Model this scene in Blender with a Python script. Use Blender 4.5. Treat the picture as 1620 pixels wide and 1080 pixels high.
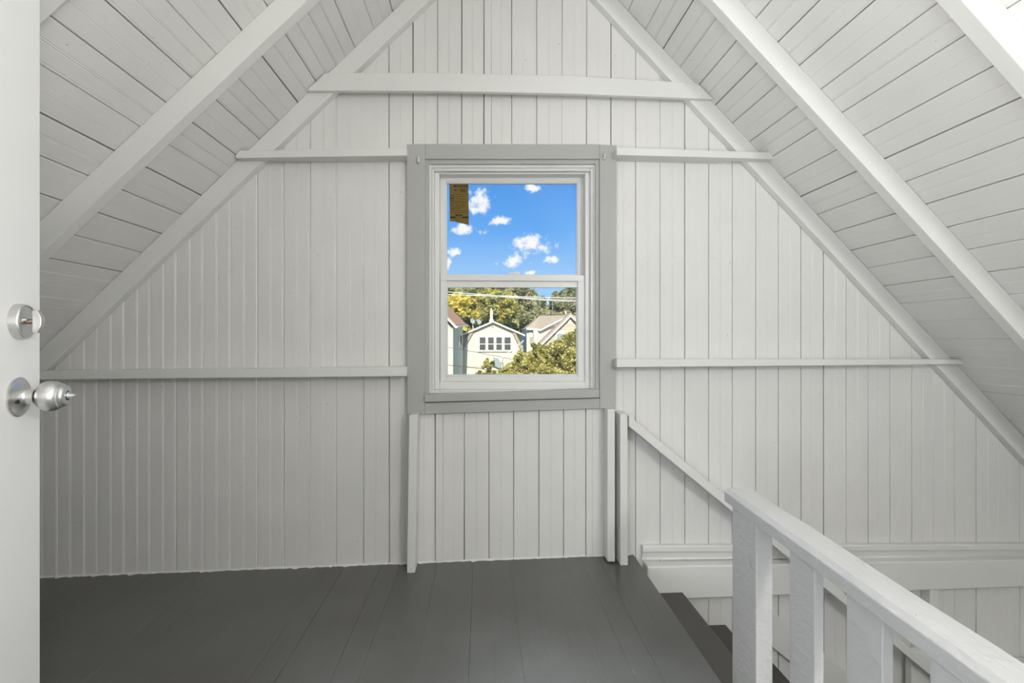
import bpy, bmesh, math, random
import numpy as np
from mathutils import Vector, Matrix

random.seed(7)
rng = np.random.default_rng(11)
for o in list(bpy.data.objects):
    bpy.data.objects.remove(o)
scene = bpy.context.scene
COL = scene.collection

# ------------------------------------------------------------------ camera
F, CX, HY = 765.0, 810.0, 537.0            # focal length and horizon in pixels of a 1620x1080 frame
YAW = math.atan(0.062)
CS, SN = math.cos(YAW), math.sin(YAW)
cam_d = bpy.data.cameras.new('camera')
cam_d.sensor_fit = 'HORIZONTAL'
cam_d.sensor_width = 36.0
cam_d.lens = 36.0 * F / 1620.0
cam_d.shift_y = -3.0 / 1620.0
cam_d.clip_start = 0.02
cam_d.clip_end = 1000
cam = bpy.data.objects.new('camera', cam_d)
COL.objects.link(cam)
cam.location = (0, 0, 0)
cam.rotation_euler = (math.radians(90), 0, -YAW)
scene.camera = cam

vs = scene.view_settings
scene.display_settings.display_device = 'sRGB'
vs.view_transform = 'Standard'
vs.look = 'None'
vs.exposure = 0.0
vs.gamma = 1.0
vs.use_curve_mapping = False

# ------------------------------------------------------------------ measured points -> the wall plane / a distance
def ray(px, py):
    a = (px - CX) / F
    b = (HY - py) / F
    return (CS * a + SN, -SN * a + CS, b)
def onY(px, py, y):
    d = ray(px, py)
    t = y / d[1]
    return Vector((d[0] * t, y, d[2] * t))

# ------------------------------------------------------------------ world: blue sky with small cumulus clouds
def build_world():
    w = bpy.data.worlds.new('sky')
    scene.world = w
    w.use_nodes = True
    nt = w.node_tree
    nt.nodes.clear()
    N, L = nt.nodes.new, nt.links.new
    def val(x):
        return x
    def math_n(op, a, b=None, c=None, clamp=False):
        n = N('ShaderNodeMath')
        n.operation = op
        n.use_clamp = clamp
        for i, v in enumerate((a, b, c)):
            if v is None:
                continue
            if isinstance(v, (int, float)):
                n.inputs[i].default_value = v
            else:
                L(v, n.inputs[i])
        return n.outputs[0]
    tc = N('ShaderNodeTexCoord')
    sep = N('ShaderNodeSeparateXYZ')
    L(tc.outputs['Generated'], sep.inputs[0])
    X, Y, Z = sep.outputs
    u = math_n('ARCTAN2', X, Y)
    v = math_n('ARCSINE', Z)
    comb = N('ShaderNodeCombineXYZ')
    L(u, comb.inputs[0]); L(v, comb.inputs[1])
    def noise(scale, detail, rough):
        n = N('ShaderNodeTexNoise')
        n.inputs['Scale'].default_value = scale
        n.inputs['Detail'].default_value = detail
        n.inputs['Roughness'].default_value = rough
        L(comb.outputs[0], n.inputs['Vector'])
        return n.outputs['Fac']
    n1 = noise(36.0, 6.0, 0.62)
    n2 = noise(7.0, 4.0, 0.55)
    clouds = [(757, 318, 26, 22), (733, 362, 32, 11), (789, 349, 21, 8.5), (840, 387, 36, 17), (855, 393, 22, 13),
              (813, 413, 25, 11), (873, 409, 14, 7), (720, 399, 15, 7.5), (709, 417, 8, 12),
              (843, 296, 15, 7.5), (889, 464, 9, 6), (840, 431, 12, 4.5), (871, 475, 8, 5)]
    mask = None
    for (px, py, rx, ry) in clouds:
        d = ray(px, py)
        u0 = math.atan2(d[0], d[1])
        v0 = math.asin(d[2] / math.sqrt(d[0]**2 + d[1]**2 + d[2]**2))
        a = math_n('MULTIPLY', math_n('SUBTRACT', u, u0), F / rx)
        b = math_n('MULTIPLY', math_n('SUBTRACT', v, v0), F / ry)
        # clouds are flatter below than above
        r = math_n('SQRT', math_n('ADD', math_n('MULTIPLY', a, a), math_n('MULTIPLY', b, b)))
        m = math_n('SUBTRACT', 1.0, r)
        mask = m if mask is None else math_n('MAXIMUM', mask, m)
    # the same kind of scattered clouds goes on over the rest of the sky
    far = math_n('MULTIPLY', math_n('SUBTRACT', n2, 0.60), 6.0)
    away = math_n('MULTIPLY', math_n('SUBTRACT', math_n('ABSOLUTE', math_n('SUBTRACT', u, 0.06)), 0.25), 8.0, clamp=True)
    up = math_n('MULTIPLY', math_n('SUBTRACT', v, 0.36), 8.0, clamp=True)
    gate = math_n('MAXIMUM', away, up)
    generic = math_n('SUBTRACT', math_n('MULTIPLY', math_n('ADD', far, 2.0), gate), 2.0)
    mask = math_n('MAXIMUM', math_n('MAXIMUM', mask, -1.5), generic)
    dens = math_n('ADD', mask, math_n('MULTIPLY', math_n('SUBTRACT', n1, 0.52), 3.4))
    mr = N('ShaderNodeMapRange')
    mr.interpolation_type = 'SMOOTHSTEP'
    L(dens, mr.inputs['Value'])
    mr.inputs['From Min'].default_value = 0.0
    mr.inputs['From Max'].default_value = 0.75
    fac = mr.outputs['Result']
    ramp = N('ShaderNodeValToRGB')
    cr = ramp.color_ramp
    cr.elements[0].position = 0.0
    cr.elements[0].color = (0.42, 0.68, 1.0, 1)
    cr.elements[1].position = 1.0
    cr.elements[1].color = (0.035, 0.20, 0.72, 1)
    e = cr.elements.new(0.14); e.color = (0.30, 0.58, 0.98, 1)
    e = cr.elements.new(0.31); e.color = (0.078, 0.325, 0.84, 1)
    e = cr.elements.new(0.22); e.color = (0.125, 0.41, 0.94, 1)
    L(math_n('MAXIMUM', Z, 0.0), ramp.inputs[0])
    mix = N('ShaderNodeMixRGB')
    L(fac, mix.inputs[0]); L(ramp.outputs[0], mix.inputs[1])
    mix.inputs[2].default_value = (0.97, 0.98, 1.0, 1)
    bg = N('ShaderNodeBackground')
    L(mix.outputs[0], bg.inputs[0])
    bg.inputs[1].default_value = 1.0
    out = N('ShaderNodeOutputWorld')
    L(bg.outputs[0], out.inputs[0])
build_world()

# ------------------------------------------------------------------ lights
def aim(o, d):
    o.rotation_euler = Vector(d).to_track_quat('-Z', 'Y').to_euler()
sun_d = bpy.data.lights.new('sun', 'SUN')
sun_d.energy = 6.5
sun_d.angle = math.radians(0.6)
sun_d.color = (1.0, 0.95, 0.86)
sun = bpy.data.objects.new('sun', sun_d)
COL.objects.link(sun)
sun.location = (-10, -10, 20)
aim(sun, (0.03, 0.75, -0.62))

def area(name, loc, direction, size, energy, color, size_y=None):
    d = bpy.data.lights.new(name, 'AREA')
    d.energy = energy
    d.color = color
    d.size = size
    if size_y:
        d.shape = 'RECTANGLE'
        d.size_y = size_y
    o = bpy.data.objects.new(name, d)
    COL.objects.link(o)
    o.location = loc
    aim(o, direction)
    return o
# added point lamp under the right roof slope, standing in for its bounced light
pd = bpy.data.lights.new('right_slope_fill', 'POINT')
pd.energy = 55.0
pd.shadow_soft_size = 0.10
pd.color = (1.0, 0.992, 0.97)
right_slope_fill = bpy.data.objects.new('right_slope_fill', pd)
COL.objects.link(right_slope_fill)
right_slope_fill.location = (1.24, -0.68, 0.60)
# flash on the camera, turned up at the right roof slope and bounced off its boards
fd = bpy.data.lights.new('bounce_flash', 'SPOT')
fd.energy = 128.0
fd.shadow_soft_size = 0.08
fd.spot_size = math.radians(95)
fd.spot_blend = 1.0
fd.color = (1.0, 0.992, 0.97)
flash = bpy.data.objects.new('bounce_flash', fd)
COL.objects.link(flash)
flash.location = (-0.25, -0.35, -0.42)
aim(flash, (1.35, 0.72, 1.38))
# added fill lamp turned up at the left slope behind the camera
area('left_slope_fill', (0.30, -0.30, -0.10), (-0.62, -0.04, 0.78), 0.3, 18.0, (1.0, 0.992, 0.97))
# daylight from the doorway and window behind the camera
area('rear_daylight', (-1.25, -1.60, 0.0), (0.45, 1.0, 0.0), 1.1, 44.0, (0.88, 0.94, 1.0), 1.2)

# ------------------------------------------------------------------ materials
def new_mat(name):
    m = bpy.data.materials.new(name)
    m.use_nodes = True
    nt = m.node_tree
    b = nt.nodes['Principled BSDF']
    return m, nt, b
def paint(name, color, rough=0.45, specks=True, bump=0.25, var=0.05, grain=(1, 1, 1), grain_scale=22.0, speck_amt=1.0):
    m, nt, b = new_mat(name)
    N, L = nt.nodes.new, nt.links.new
    geo = N('ShaderNodeNewGeometry')
    n = N('ShaderNodeTexNoise'); n.inputs['Scale'].default_value = 5.0; n.inputs['Detail'].default_value = 4.0
    L(geo.outputs['Position'], n.inputs['Vector'])
    mix = N('ShaderNodeMixRGB')
    mix.inputs[1].default_value = (color[0] * (1 - var), color[1] * (1 - var), color[2] * (1 - var), 1)
    mix.inputs[2].default_value = (min(1, color[0] * (1 + var)), min(1, color[1] * (1 + var)), min(1, color[2] * (1 + var)), 1)
    L(n.outputs['Fac'], mix.inputs[0])
    col = mix.outputs[0]
    if specks:
        # nail heads, knots and chips in the paint
        vo = N('ShaderNodeTexVoronoi'); vo.inputs['Scale'].default_value = 16.0
        L(geo.outputs['Position'], vo.inputs['Vector'])
        n3 = N('ShaderNodeTexNoise'); n3.inputs['Scale'].default_value = 90.0; n3.inputs['Detail'].default_value = 3.0
        L(geo.outputs['Position'], n3.inputs['Vector'])
        add = N('ShaderNodeMath'); add.operation = 'MULTIPLY_ADD'
        L(n3.outputs['Fac'], add.inputs[0]); add.inputs[1].default_value = 0.06; L(vo.outputs['Distance'], add.inputs[2])
        lt = N('ShaderNodeMath'); lt.operation = 'LESS_THAN'; lt.inputs[1].default_value = 0.066
        L(add.outputs[0], lt.inputs[0])
        ml = N('ShaderNodeMath'); ml.operation = 'MULTIPLY'; ml.inputs[1].default_value = 0.55 * speck_amt
        L(lt.outputs[0], ml.inputs[0])
        mx = N('ShaderNodeMixRGB'); mx.inputs[2].default_value = (0.12, 0.11, 0.10, 1)
        L(ml.outputs[0], mx.inputs[0]); L(col, mx.inputs[1])
        col = mx.outputs[0]
    L(col, b.inputs['Base Color'])
    b.inputs['Roughness'].default_value = rough
    b.inputs['Specular IOR Level'].default_value = 0.4
    mp = N('ShaderNodeMapping'); mp.inputs['Scale'].default_value = grain
    L(geo.outputs['Position'], mp.inputs['Vector'])
    n2 = N('ShaderNodeTexNoise'); n2.inputs['Scale'].default_value = grain_scale; n2.inputs['Detail'].default_value = 6.0
    n2.inputs['Roughness'].default_value = 0.6
    L(mp.outputs[0], n2.inputs['Vector'])
    bp = N('ShaderNodeBump'); bp.inputs['Strength'].default_value = bump; bp.inputs['Distance'].default_value = 0.004
    L(n2.outputs['Fac'], bp.inputs['Height'])
    L(bp.outputs[0], b.inputs['Normal'])
    return m
def plain(name, color, rough=0.6, metal=0.0, spec=0.5, var=0.06, scale=3.0):
    m, nt, b = new_mat(name)
    N, L = nt.nodes.new, nt.links.new
    geo = N('ShaderNodeNewGeometry')
    n = N('ShaderNodeTexNoise'); n.inputs['Scale'].default_value = scale; n.inputs['Detail'].default_value = 4.0
    L(geo.outputs['Position'], n.inputs['Vector'])
    mix = N('ShaderNodeMixRGB')
    mix.inputs[1].default_value = tuple(c * (1 - var) for c in color) + (1,)
    mix.inputs[2].default_value = tuple(min(1, c * (1 + var)) for c in color) + (1,)
    L(n.outputs['Fac'], mix.inputs[0])
    L(mix.outputs[0], b.inputs['Base Color'])
    b.inputs['Roughness'].default_value = rough
    b.inputs['Metallic'].default_value = metal
    b.inputs['Specular IOR Level'].default_value = spec
    return m

WHITE = (0.78, 0.773, 0.752)
M_wall = paint('white_paint_wall', WHITE, 0.42, grain=(1, 1, 0.12), grain_scale=40)
M_ceil = paint('white_paint_ceiling', WHITE, 0.42, grain=(1, 0.12, 1), grain_scale=40, speck_amt=0.7)
M_timber = paint('white_paint_timber', (0.78, 0.778, 0.755), 0.42, grain=(0.5, 0.5, 0.5), grain_scale=30, speck_amt=0.6)
M_rail = paint('gloss_white_paint_rough_sawn', (0.64, 0.64, 0.638), 0.34, bump=1.0, grain=(1.0, 0.5, 1.0), grain_scale=48, speck_amt=0.8)
M_casing = paint('grey_paint_casing', (0.45, 0.45, 0.435), 0.45, grain=(1, 1, 0.4), grain_scale=25, bump=0.12)
M_sash = plain('white_vinyl', (0.80, 0.80, 0.785), 0.35, var=0.03, scale=9)
M_jamb = paint('white_gloss_jamb', (0.74, 0.74, 0.72), 0.25, specks=False, bump=0.3, grain=(1, 1, 0.3), grain_scale=35)
M_door = paint('white_door_paint', (0.80, 0.80, 0.785), 0.40, specks=False, bump=0.05, var=0.02)
M_dark = plain('dark_gap_timber', (0.035, 0.030, 0.026), 0.9)
M_room = plain('plain_white_plaster', (0.74, 0.74, 0.72), 0.7, var=0.04)
M_brass = plain('brown_spindle_metal', (0.30, 0.22, 0.17), 0.35, metal=0.8)
M_black = plain('black_void_plastic', (0.01, 0.01, 0.012), 0.5)

def brushed():
    m, nt, b = new_mat('brushed_nickel')
    N, L = nt.nodes.new, nt.links.new
    tc = N('ShaderNodeTexCoord')
    mp = N('ShaderNodeMapping'); mp.inputs['Scale'].default_value = (60, 60, 900)
    L(tc.outputs['Object'], mp.inputs['Vector'])
    n = N('ShaderNodeTexNoise'); n.inputs['Scale'].default_value = 3.0; n.inputs['Detail'].default_value = 3.0
    L(mp.outputs[0], n.inputs['Vector'])
    mr = N('ShaderNodeMapRange'); mr.inputs['To Min'].default_value = 0.24; mr.inputs['To Max'].default_value = 0.40
    L(n.outputs['Fac'], mr.inputs['Value']); L(mr.outputs[0], b.inputs['Roughness'])
    b.inputs['Base Color'].default_value = (0.66, 0.655, 0.64, 1)
    b.inputs['Metallic'].default_value = 1.0
    return m
M_nickel = brushed()

def floor_mat():
    m, nt, b = new_mat('dark_grey_floor_paint')
    N, L = nt.nodes.new, nt.links.new
    geo = N('ShaderNodeNewGeometry')
    n = N('ShaderNodeTexNoise'); n.inputs['Scale'].default_value = 2.2; n.inputs['Detail'].default_value = 5.0
    L(geo.outputs['Position'], n.inputs['Vector'])
    r = N('ShaderNodeValToRGB')
    r.color_ramp.elements[0].position = 0.3; r.color_ramp.elements[0].color = (0.100, 0.097, 0.090, 1)
    r.color_ramp.elements[1].position = 0.7; r.color_ramp.elements[1].color = (0.132, 0.132, 0.128, 1)
    L(n.outputs['Fac'], r.inputs[0])
    # pale scuffs and scratches along the boards
    mp = N('ShaderNodeMapping'); mp.inputs['Scale'].default_value = (60, 9, 1); mp.inputs['Rotation'].default_value = (0, 0, 0.25)
    L(geo.outputs['Position'], mp.inputs['Vector'])
    n2 = N('ShaderNodeTexNoise'); n2.inputs['Scale'].default_value = 2.0; n2.inputs['Detail'].default_value = 3.0
    L(mp.outputs[0], n2.inputs['Vector'])
    # bluish window sheen put into the colour plus traffic scuffs, before the doorway
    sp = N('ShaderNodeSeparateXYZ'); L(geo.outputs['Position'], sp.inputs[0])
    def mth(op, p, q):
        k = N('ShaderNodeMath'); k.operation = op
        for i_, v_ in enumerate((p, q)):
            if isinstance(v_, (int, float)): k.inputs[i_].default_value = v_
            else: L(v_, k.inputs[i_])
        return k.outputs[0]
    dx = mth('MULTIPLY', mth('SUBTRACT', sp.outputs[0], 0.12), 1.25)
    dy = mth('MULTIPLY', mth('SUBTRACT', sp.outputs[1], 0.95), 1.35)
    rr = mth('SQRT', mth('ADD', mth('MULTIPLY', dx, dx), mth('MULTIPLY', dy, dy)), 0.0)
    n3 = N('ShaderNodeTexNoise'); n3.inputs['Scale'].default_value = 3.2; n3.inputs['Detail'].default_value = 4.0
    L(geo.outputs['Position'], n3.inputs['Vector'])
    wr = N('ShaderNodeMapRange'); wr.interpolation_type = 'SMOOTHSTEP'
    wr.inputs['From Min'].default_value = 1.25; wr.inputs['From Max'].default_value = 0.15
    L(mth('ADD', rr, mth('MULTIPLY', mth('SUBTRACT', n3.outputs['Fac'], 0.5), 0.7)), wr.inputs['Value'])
    sheen_scuffs = wr.outputs[0]
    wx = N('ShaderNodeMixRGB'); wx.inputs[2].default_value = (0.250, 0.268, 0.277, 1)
    L(sheen_scuffs, wx.inputs[0]); L(r.outputs[0], wx.inputs[1])
    a = mth('ADD', n2.outputs['Fac'], mth('MULTIPLY', sheen_scuffs, 0.16))
    mr = N('ShaderNodeMapRange'); mr.inputs['From Min'].default_value = 0.76; mr.inputs['From Max'].default_value = 0.84; mr.inputs['To Max'].default_value = 0.45
    L(a, mr.inputs['Value'])
    mx = N('ShaderNodeMixRGB'); mx.inputs[2].default_value = (0.42, 0.43, 0.44, 1)
    L(mr.outputs[0], mx.inputs[0]); L(wx.outputs[0], mx.inputs[1])
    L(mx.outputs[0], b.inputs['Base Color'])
    b.inputs['Roughness'].default_value = 0.30
    b.inputs['Specular IOR Level'].default_value = 0.55
    mp2 = N('ShaderNodeMapping'); mp2.inputs['Scale'].default_value = (1, 0.15, 1)
    L(geo.outputs['Position'], mp2.inputs['Vector'])
    n4 = N('ShaderNodeTexNoise'); n4.inputs['Scale'].default_value = 30; n4.inputs['Detail'].default_value = 5
    L(mp2.outputs[0], n4.inputs['Vector'])
    bp = N('ShaderNodeBump'); bp.inputs['Strength'].default_value = 0.25; bp.inputs['Distance'].default_value = 0.004
    L(n4.outputs['Fac'], bp.inputs['Height']); L(bp.outputs[0], b.inputs['Normal'])
    return m
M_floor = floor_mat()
M_tread = paint('dark_grey_stair_paint', (0.085, 0.079, 0.070), 0.5, specks=False, bump=0.2)

def glass_mat():
    m, nt, b = new_mat('window_glass')
    N, L = nt.nodes.new, nt.links.new
    nt.nodes.remove(b)
    tr = N('ShaderNodeBsdfTransparent'); tr.inputs[0].default_value = (0.985, 0.99, 0.985, 1)
    gl = N('ShaderNodeBsdfGlossy'); gl.inputs['Roughness'].default_value = 0.02
    fr = N('ShaderNodeFresnel'); fr.inputs[0].default_value = 1.35
    mx = N('ShaderNodeMixShader')
    L(fr.outputs[0], mx.inputs[0]); L(tr.outputs[0], mx.inputs[1]); L(gl.outputs[0], mx.inputs[2])
    L(mx.outputs[0], nt.nodes['Material Output'].inputs[0])
    return m
M_glass = glass_mat()

# ------------------------------------------------------------------ mesh helpers
def mesh(name, verts, faces, mat, smooth=False):
    me = bpy.data.meshes.new(name)
    me.from_pydata([tuple(v) for v in verts], [], faces)
    me.materials.append(mat)
    bm = bmesh.new(); bm.from_mesh(me)
    bmesh.ops.recalc_face_normals(bm, faces=bm.faces)
    bm.to_mesh(me); bm.free()
    if smooth:
        for p in me.polygons:
            p.use_smooth = True
    me.update()
    return me
def link(name, me, parent=None, bevel=0.0):
    o = bpy.data.objects.new(name, me)
    COL.objects.link(o)
    if parent is not None:
        o.parent = parent
        o.matrix_parent_inverse = Matrix.Identity(4)
    if bevel:
        md = o.modifiers.new('soft_edges', 'BEVEL')
        md.width = bevel; md.segments = 2; md.limit_method = 'ANGLE'; md.angle_limit = math.radians(35)
    return o
def tag(o, label=None, cat=None, group=None, kind=None):
    if label: o['label'] = label
    if cat: o['category'] = cat
    if group: o['group'] = group
    if kind: o['kind'] = kind
    return o
def empty(name):
    o = bpy.data.objects.new(name, None)
    COL.objects.link(o)
    o.empty_display_size = 0.05
    return o
def prism_y(poly, y0, y1):
    """polygon [(x,z)] in a vertical plane, extruded from y0 to y1"""
    n = len(poly)
    v = [(x, y0, z) for x, z in poly] + [(x, y1, z) for x, z in poly]
    f = [list(range(n)), list(range(n, 2 * n))[::-1]]
    f += [[i, (i + 1) % n, n + (i + 1) % n, n + i] for i in range(n)]
    return v, f
def prism_z(poly, z0, z1):
    n = len(poly)
    v = [(x, y, z0) for x, y in poly] + [(x, y, z1) for x, y in poly]
    f = [list(range(n)), list(range(n, 2 * n))[::-1]]
    f += [[i, (i + 1) % n, n + (i + 1) % n, n + i] for i in range(n)]
    return v, f
def box(x0, x1, y0, y1, z0, z1):
    return prism_y([(x0, z0), (x1, z0), (x1, z1), (x0, z1)], y0, y1)
def join(*vfs):
    V, Fc = [], []
    for v, f in vfs:
        k = len(V)
        V += list(v)
        Fc += [[i + k for i in q] for q in f]
    return V, Fc
def pquad(pts, yf, yb):
    """prism whose front outline is measured on the plane y=yf"""
    return prism_y([(p.x, p.z) for p in (onY(a, b, yf) for a, b in pts)], yf, yb)
def obox(p0, p1, w, h, up=(0, 0, 1)):
    """bar of section w x h running from p0 to p1"""
    p0, p1 = Vector(p0), Vector(p1)
    d = (p1 - p0).normalized()
    s = d.cross(Vector(up)).normalized()
    t = s.cross(d)
    v = []
    for p in (p0, p1):
        for a, b in ((-1, -1), (1, -1), (1, 1), (-1, 1)):
            v.append(tuple(p + s * (a * w / 2) + t * (b * h / 2)))
    return v, [[0, 1, 2, 3], [7, 6, 5, 4], [0, 1, 5, 4], [1, 2, 6, 5], [2, 3, 7, 6], [3, 0, 4, 7]]

# ================================================================== THE ROOM SHELL
D = 2.2                      # face of the boarded gable wall
S = 1.0157                   # roof pitch
RX, RZ = 0.157, 2.005        # ridge line (under side of the roof boards)
RD = 0.107                   # rafter depth measured vertically
BACK = -1.75
XL, XR = -2.62, 2.92
ZLOW = -2.62
def roof_z(x):
    return RZ - S * abs(x - RX)
def floor_z(x):
    return -1.0022 + 0.0104 * x
EDGE = 0.672                 # edge of the upper floor at the stair

# bead-board profile: (across, proud)
def bead_profile(w, th=0.012, soft=False):
    c = w * 0.5
    g = random.uniform(0.0003, 0.0009) if soft else random.uniform(0.0011, 0.0020)
    h = random.uniform(0.0003, 0.0008) if soft else random.uniform(0.0009, 0.0017)
    return [(0, -th), (0, -0.0012), (0.0012, 0), (c - 0.0048, 0), (c - 0.0028, -g), (c, 0.0006), (c + 0.0028, -g),
            (c + 0.0048, 0), (w - 0.0090, 0), (w - 0.0070, -h), (w - 0.0040, 0.0005), (w, -0.0020), (w, -th)]
def wall_board(parent, x0, x1, zb, zt, proud=0.0):
    soft = x0 > -0.75                      # the paint-clogged boards are those towards the left
    gap = random.choice((0.0014, 0.0022, 0.0028, 0.0032, 0.0024)) if soft and x0 < 2.0 else random.choice((0.0006, 0.0008, 0.0012, 0.0020))
    w = (x1 - x0) - gap
    lean = random.uniform(-0.0012, 0.0012)
    prof = bead_profile(w, soft=soft)
    pr = proud + random.uniform(-0.0012, 0.0012)
    n = len(prof)
    v = []
    for u, d in prof:
        v.append((x0 + u + lean, D - d - pr, zb(x0 + u)))
    for u, d in prof:
        v.append((x0 + u - lean, D - d - pr, zt(x0 + u)))
    f = [list(range(n)), list(range(n, 2 * n))[::-1]] + [[i, (i + 1) % n, n + (i + 1) % n, n + i] for i in range(n)]
    return link('board', mesh('board', v, f, M_wall), parent)

# ---- gable wall
HX0, HX1, HZ0, HZ1 = onY(679, 400, D).x, onY(941, 400, D).x, onY(800, 622, D).z, onY(800, 259, D).z
yb0, yb1 = D + 0.011, D + 0.16
v, f = join(box(-3.4, HX0, yb0, yb1, -2.9, 2.3), box(HX1, 3.4, yb0, yb1, -2.9, 2.3),
            box(HX0, HX1, yb0, yb1, -2.9, HZ0), box(HX0, HX1, yb0, yb1, HZ1, 2.3))
wall_front = tag(link('wall_front', mesh('wall_front', v, f, M_dark)), 'white beadboard gable wall with the window in it', kind='structure')

jp = [68, 112, 154, 196.7, 237.7, 279.3, 321.7, 365, 407.3, 449.3, 491, 532.7, 575, 616, 654]
jr = [967, 1006, 1045, 1084, 1121.7, 1159, 1196.3, 1232.3, 1268.3, 1304, 1339.3, 1374.3, 1409, 1443.3, 1477.3, 1511, 1545, 1580, 1614]
XJ = lambda p: onY(p, 430, D).x
left_x = [XJ(p) for p in jp]
while left_x[0] > XL:
    left_x.insert(0, left_x[0] - 0.1125)
right_x = [XJ(p) for p in jr]
while right_x[-1] < XR:
    right_x.append(right_x[-1] + 0.1125)
top_x = [left_x[-1]] + [XJ(p) for p in (692.5, 731, 766, 777.5, 810, 849.5, 889.5, 928.5)] + [right_x[0]]
low_x = [left_x[-1]] + [XJ(p) for p in (689, 701, 735, 774, 813, 853, 892, 927, 937.5)] + [right_x[0]]
zroof = lambda x: roof_z(x) - 0.012
zfl = lambda x: floor_z(x) - 0.004
zlow = lambda x: ZLOW
for a, b in zip(left_x[:-1], left_x[1:]):
    if roof_z((a + b) / 2) > floor_z(a) + 0.03:
        wall_board(wall_front, a, b, zfl, zroof)
for a, b in zip(right_x[:-1], right_x[1:]):
    wall_board(wall_front, a, b, zfl if b < 0.68 else zlow, zroof)
def strip(x0, x1, zb, zt):
    w = x1 - x0
    prof = [(0.0005, -0.01), (0.0005, 0.004), (0.002, 0.006), (w - 0.002, 0.006), (w - 0.0005, 0.004), (w - 0.0005, -0.01)]
    n = len(prof)
    v = [(x0 + u, D - d, zb) for u, d in prof] + [(x0 + u, D - d, zt(x0 + u)) for u, d in prof]
    f = [list(range(n)), list(range(n, 2 * n))[::-1]] + [[i, (i + 1) % n, n + (i + 1) % n, n + i] for i in range(n)]
    link('cover_strip', mesh('cover_strip', v, f, M_wall), wall_front)
for a, b in zip(top_x[:-1], top_x[1:]):
    if b - a < 0.05:
        strip(a, b, HZ1 + 0.02, zroof)
    else:
        wall_board(wall_front, a, b, lambda x: HZ1 + 0.02, zroof)
for a, b in zip(low_x[:-1], low_x[1:]):
    if b - a < 0.05:
        strip(a, b, floor_z(a) - 0.004, lambda x: HZ0 - 0.02)
    else:
        wall_board(wall_front, a, b, zfl, lambda x: HZ0 - 0.02)

# ---- sloping ceiling: a dark deck behind, boards running along the ridge
def slope_pt(side, u, n, y):
    """u = horizontal distance from the ridge, n = distance below the deck into the room"""
    ln = math.sqrt(1 + S * S)
    return (RX + side * u - side * n * S / ln, y, RZ - S * u - n / ln)
vv = []
for side in (-1, 1):
    a = [slope_pt(side, 0, -0.011, y) for y in (BACK, D + 0.17)] + [slope_pt(side, 3.3, -0.011, y) for y in (D + 0.17, BACK)]
    b = [(x, y, z + 0.09) for x, y, z in a]
    vv.append((a + b, [[0, 1, 2, 3], [7, 6, 5, 4], [0, 1, 5, 4], [1, 2, 6, 5], [2, 3, 7, 6], [3, 0, 4, 7]]))
vv.append(box(RX - 0.20, RX + 0.20, BACK, D + 0.17, RZ + 0.012, RZ + 0.20))
v, f = join(*vv)
ceiling = tag(link('ceiling', mesh('ceiling', v, f, M_dark)), 'steep white boarded ceiling of both roof slopes', kind='structure')
def roof_board(side, u0, u1):
    ln = math.sqrt(1 + S * S)
    gap = random.choice((0.0014, 0.0022, 0.0030, 0.0036, 0.0046, 0.0028)) if u0 < 1.75 else random.choice((0.0007, 0.0012, 0.0020))
    w = (u1 - u0) * ln - gap
    pr = random.uniform(-0.0015, 0.0010)
    prof = bead_profile(w, soft=random.random() < 0.5)
    v = []
    n = len(prof)
    ys = (BACK + 0.01, D - 0.001)
    tw = random.uniform(-0.0012, 0.0012)
    for k, y in enumerate(ys):
        for u, d in prof:
            v.append(slope_pt(side, u0 + u / ln + (tw if k else -tw), d + pr, y))
    f = [list(range(n)), list(range(n, 2 * n))[::-1]] + [[i, (i + 1) % n, n + (i + 1) % n, n + i] for i in range(n)]
    link('board', mesh('board', v, f, M_ceil), ceiling)
P = 0.0815
for side, ph in ((-1, (RX + 0.801) % P), (1, (1.152 - RX) % P)):
    u = ph - P
    while RX + side * u > XL - 0.1 and RX + side * u < XR + 0.1:
        u0 = max(u, 0.004)
        if u + P - u0 > 0.03:
            roof_board(side, u0, u + P)
        u += P

# ---- upper floor: planks from the rear to the gable wall
v, f = join(prism_z([(XL, BACK), (EDGE - 0.02, BACK), (EDGE - 0.02, D + 0.01), (XL, D + 0.01)], -1.20, -1.055))
floor = tag(link('floor', mesh('floor', v, f, M_dark)), 'dark grey painted plank floor of the attic', kind='structure')
x = EDGE
first = True
while x > XL:
    w = 0.060 if first else 0.0815
    x0 = x - w
    g = random.choice((0.0, 0.0001, 0.0003, 0.0006, 0.0010)) if x > -0.9 else 0.0001
    e = 0.004 if first else 0.0003
    dz = random.uniform(-0.0002, 0.0002)
    y1 = D - 0.0005
    sk0 = 0.030 if first else 0.0
    prof = [(x0 + g, -0.03), (x0 + g, -0.0003), (x0 + g + 0.0003, 0), (x - e, 0), (x, -e), (x, -0.03)]
    n = 6
    vv = [(a, BACK + 0.01, floor_z(a) + b + dz) for a, b in prof] + [(a + (sk0 if i > 2 else 0.0), y1, floor_z(a) + b + dz) for i, (a, b) in enumerate(prof)]
    ff = [list(range(n)), list(range(n, 2 * n))[::-1]] + [[i, (i + 1) % n, n + (i + 1) % n, n + i] for i in range(n)]
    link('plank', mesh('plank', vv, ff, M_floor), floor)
    x = x0
    first = False

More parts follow.
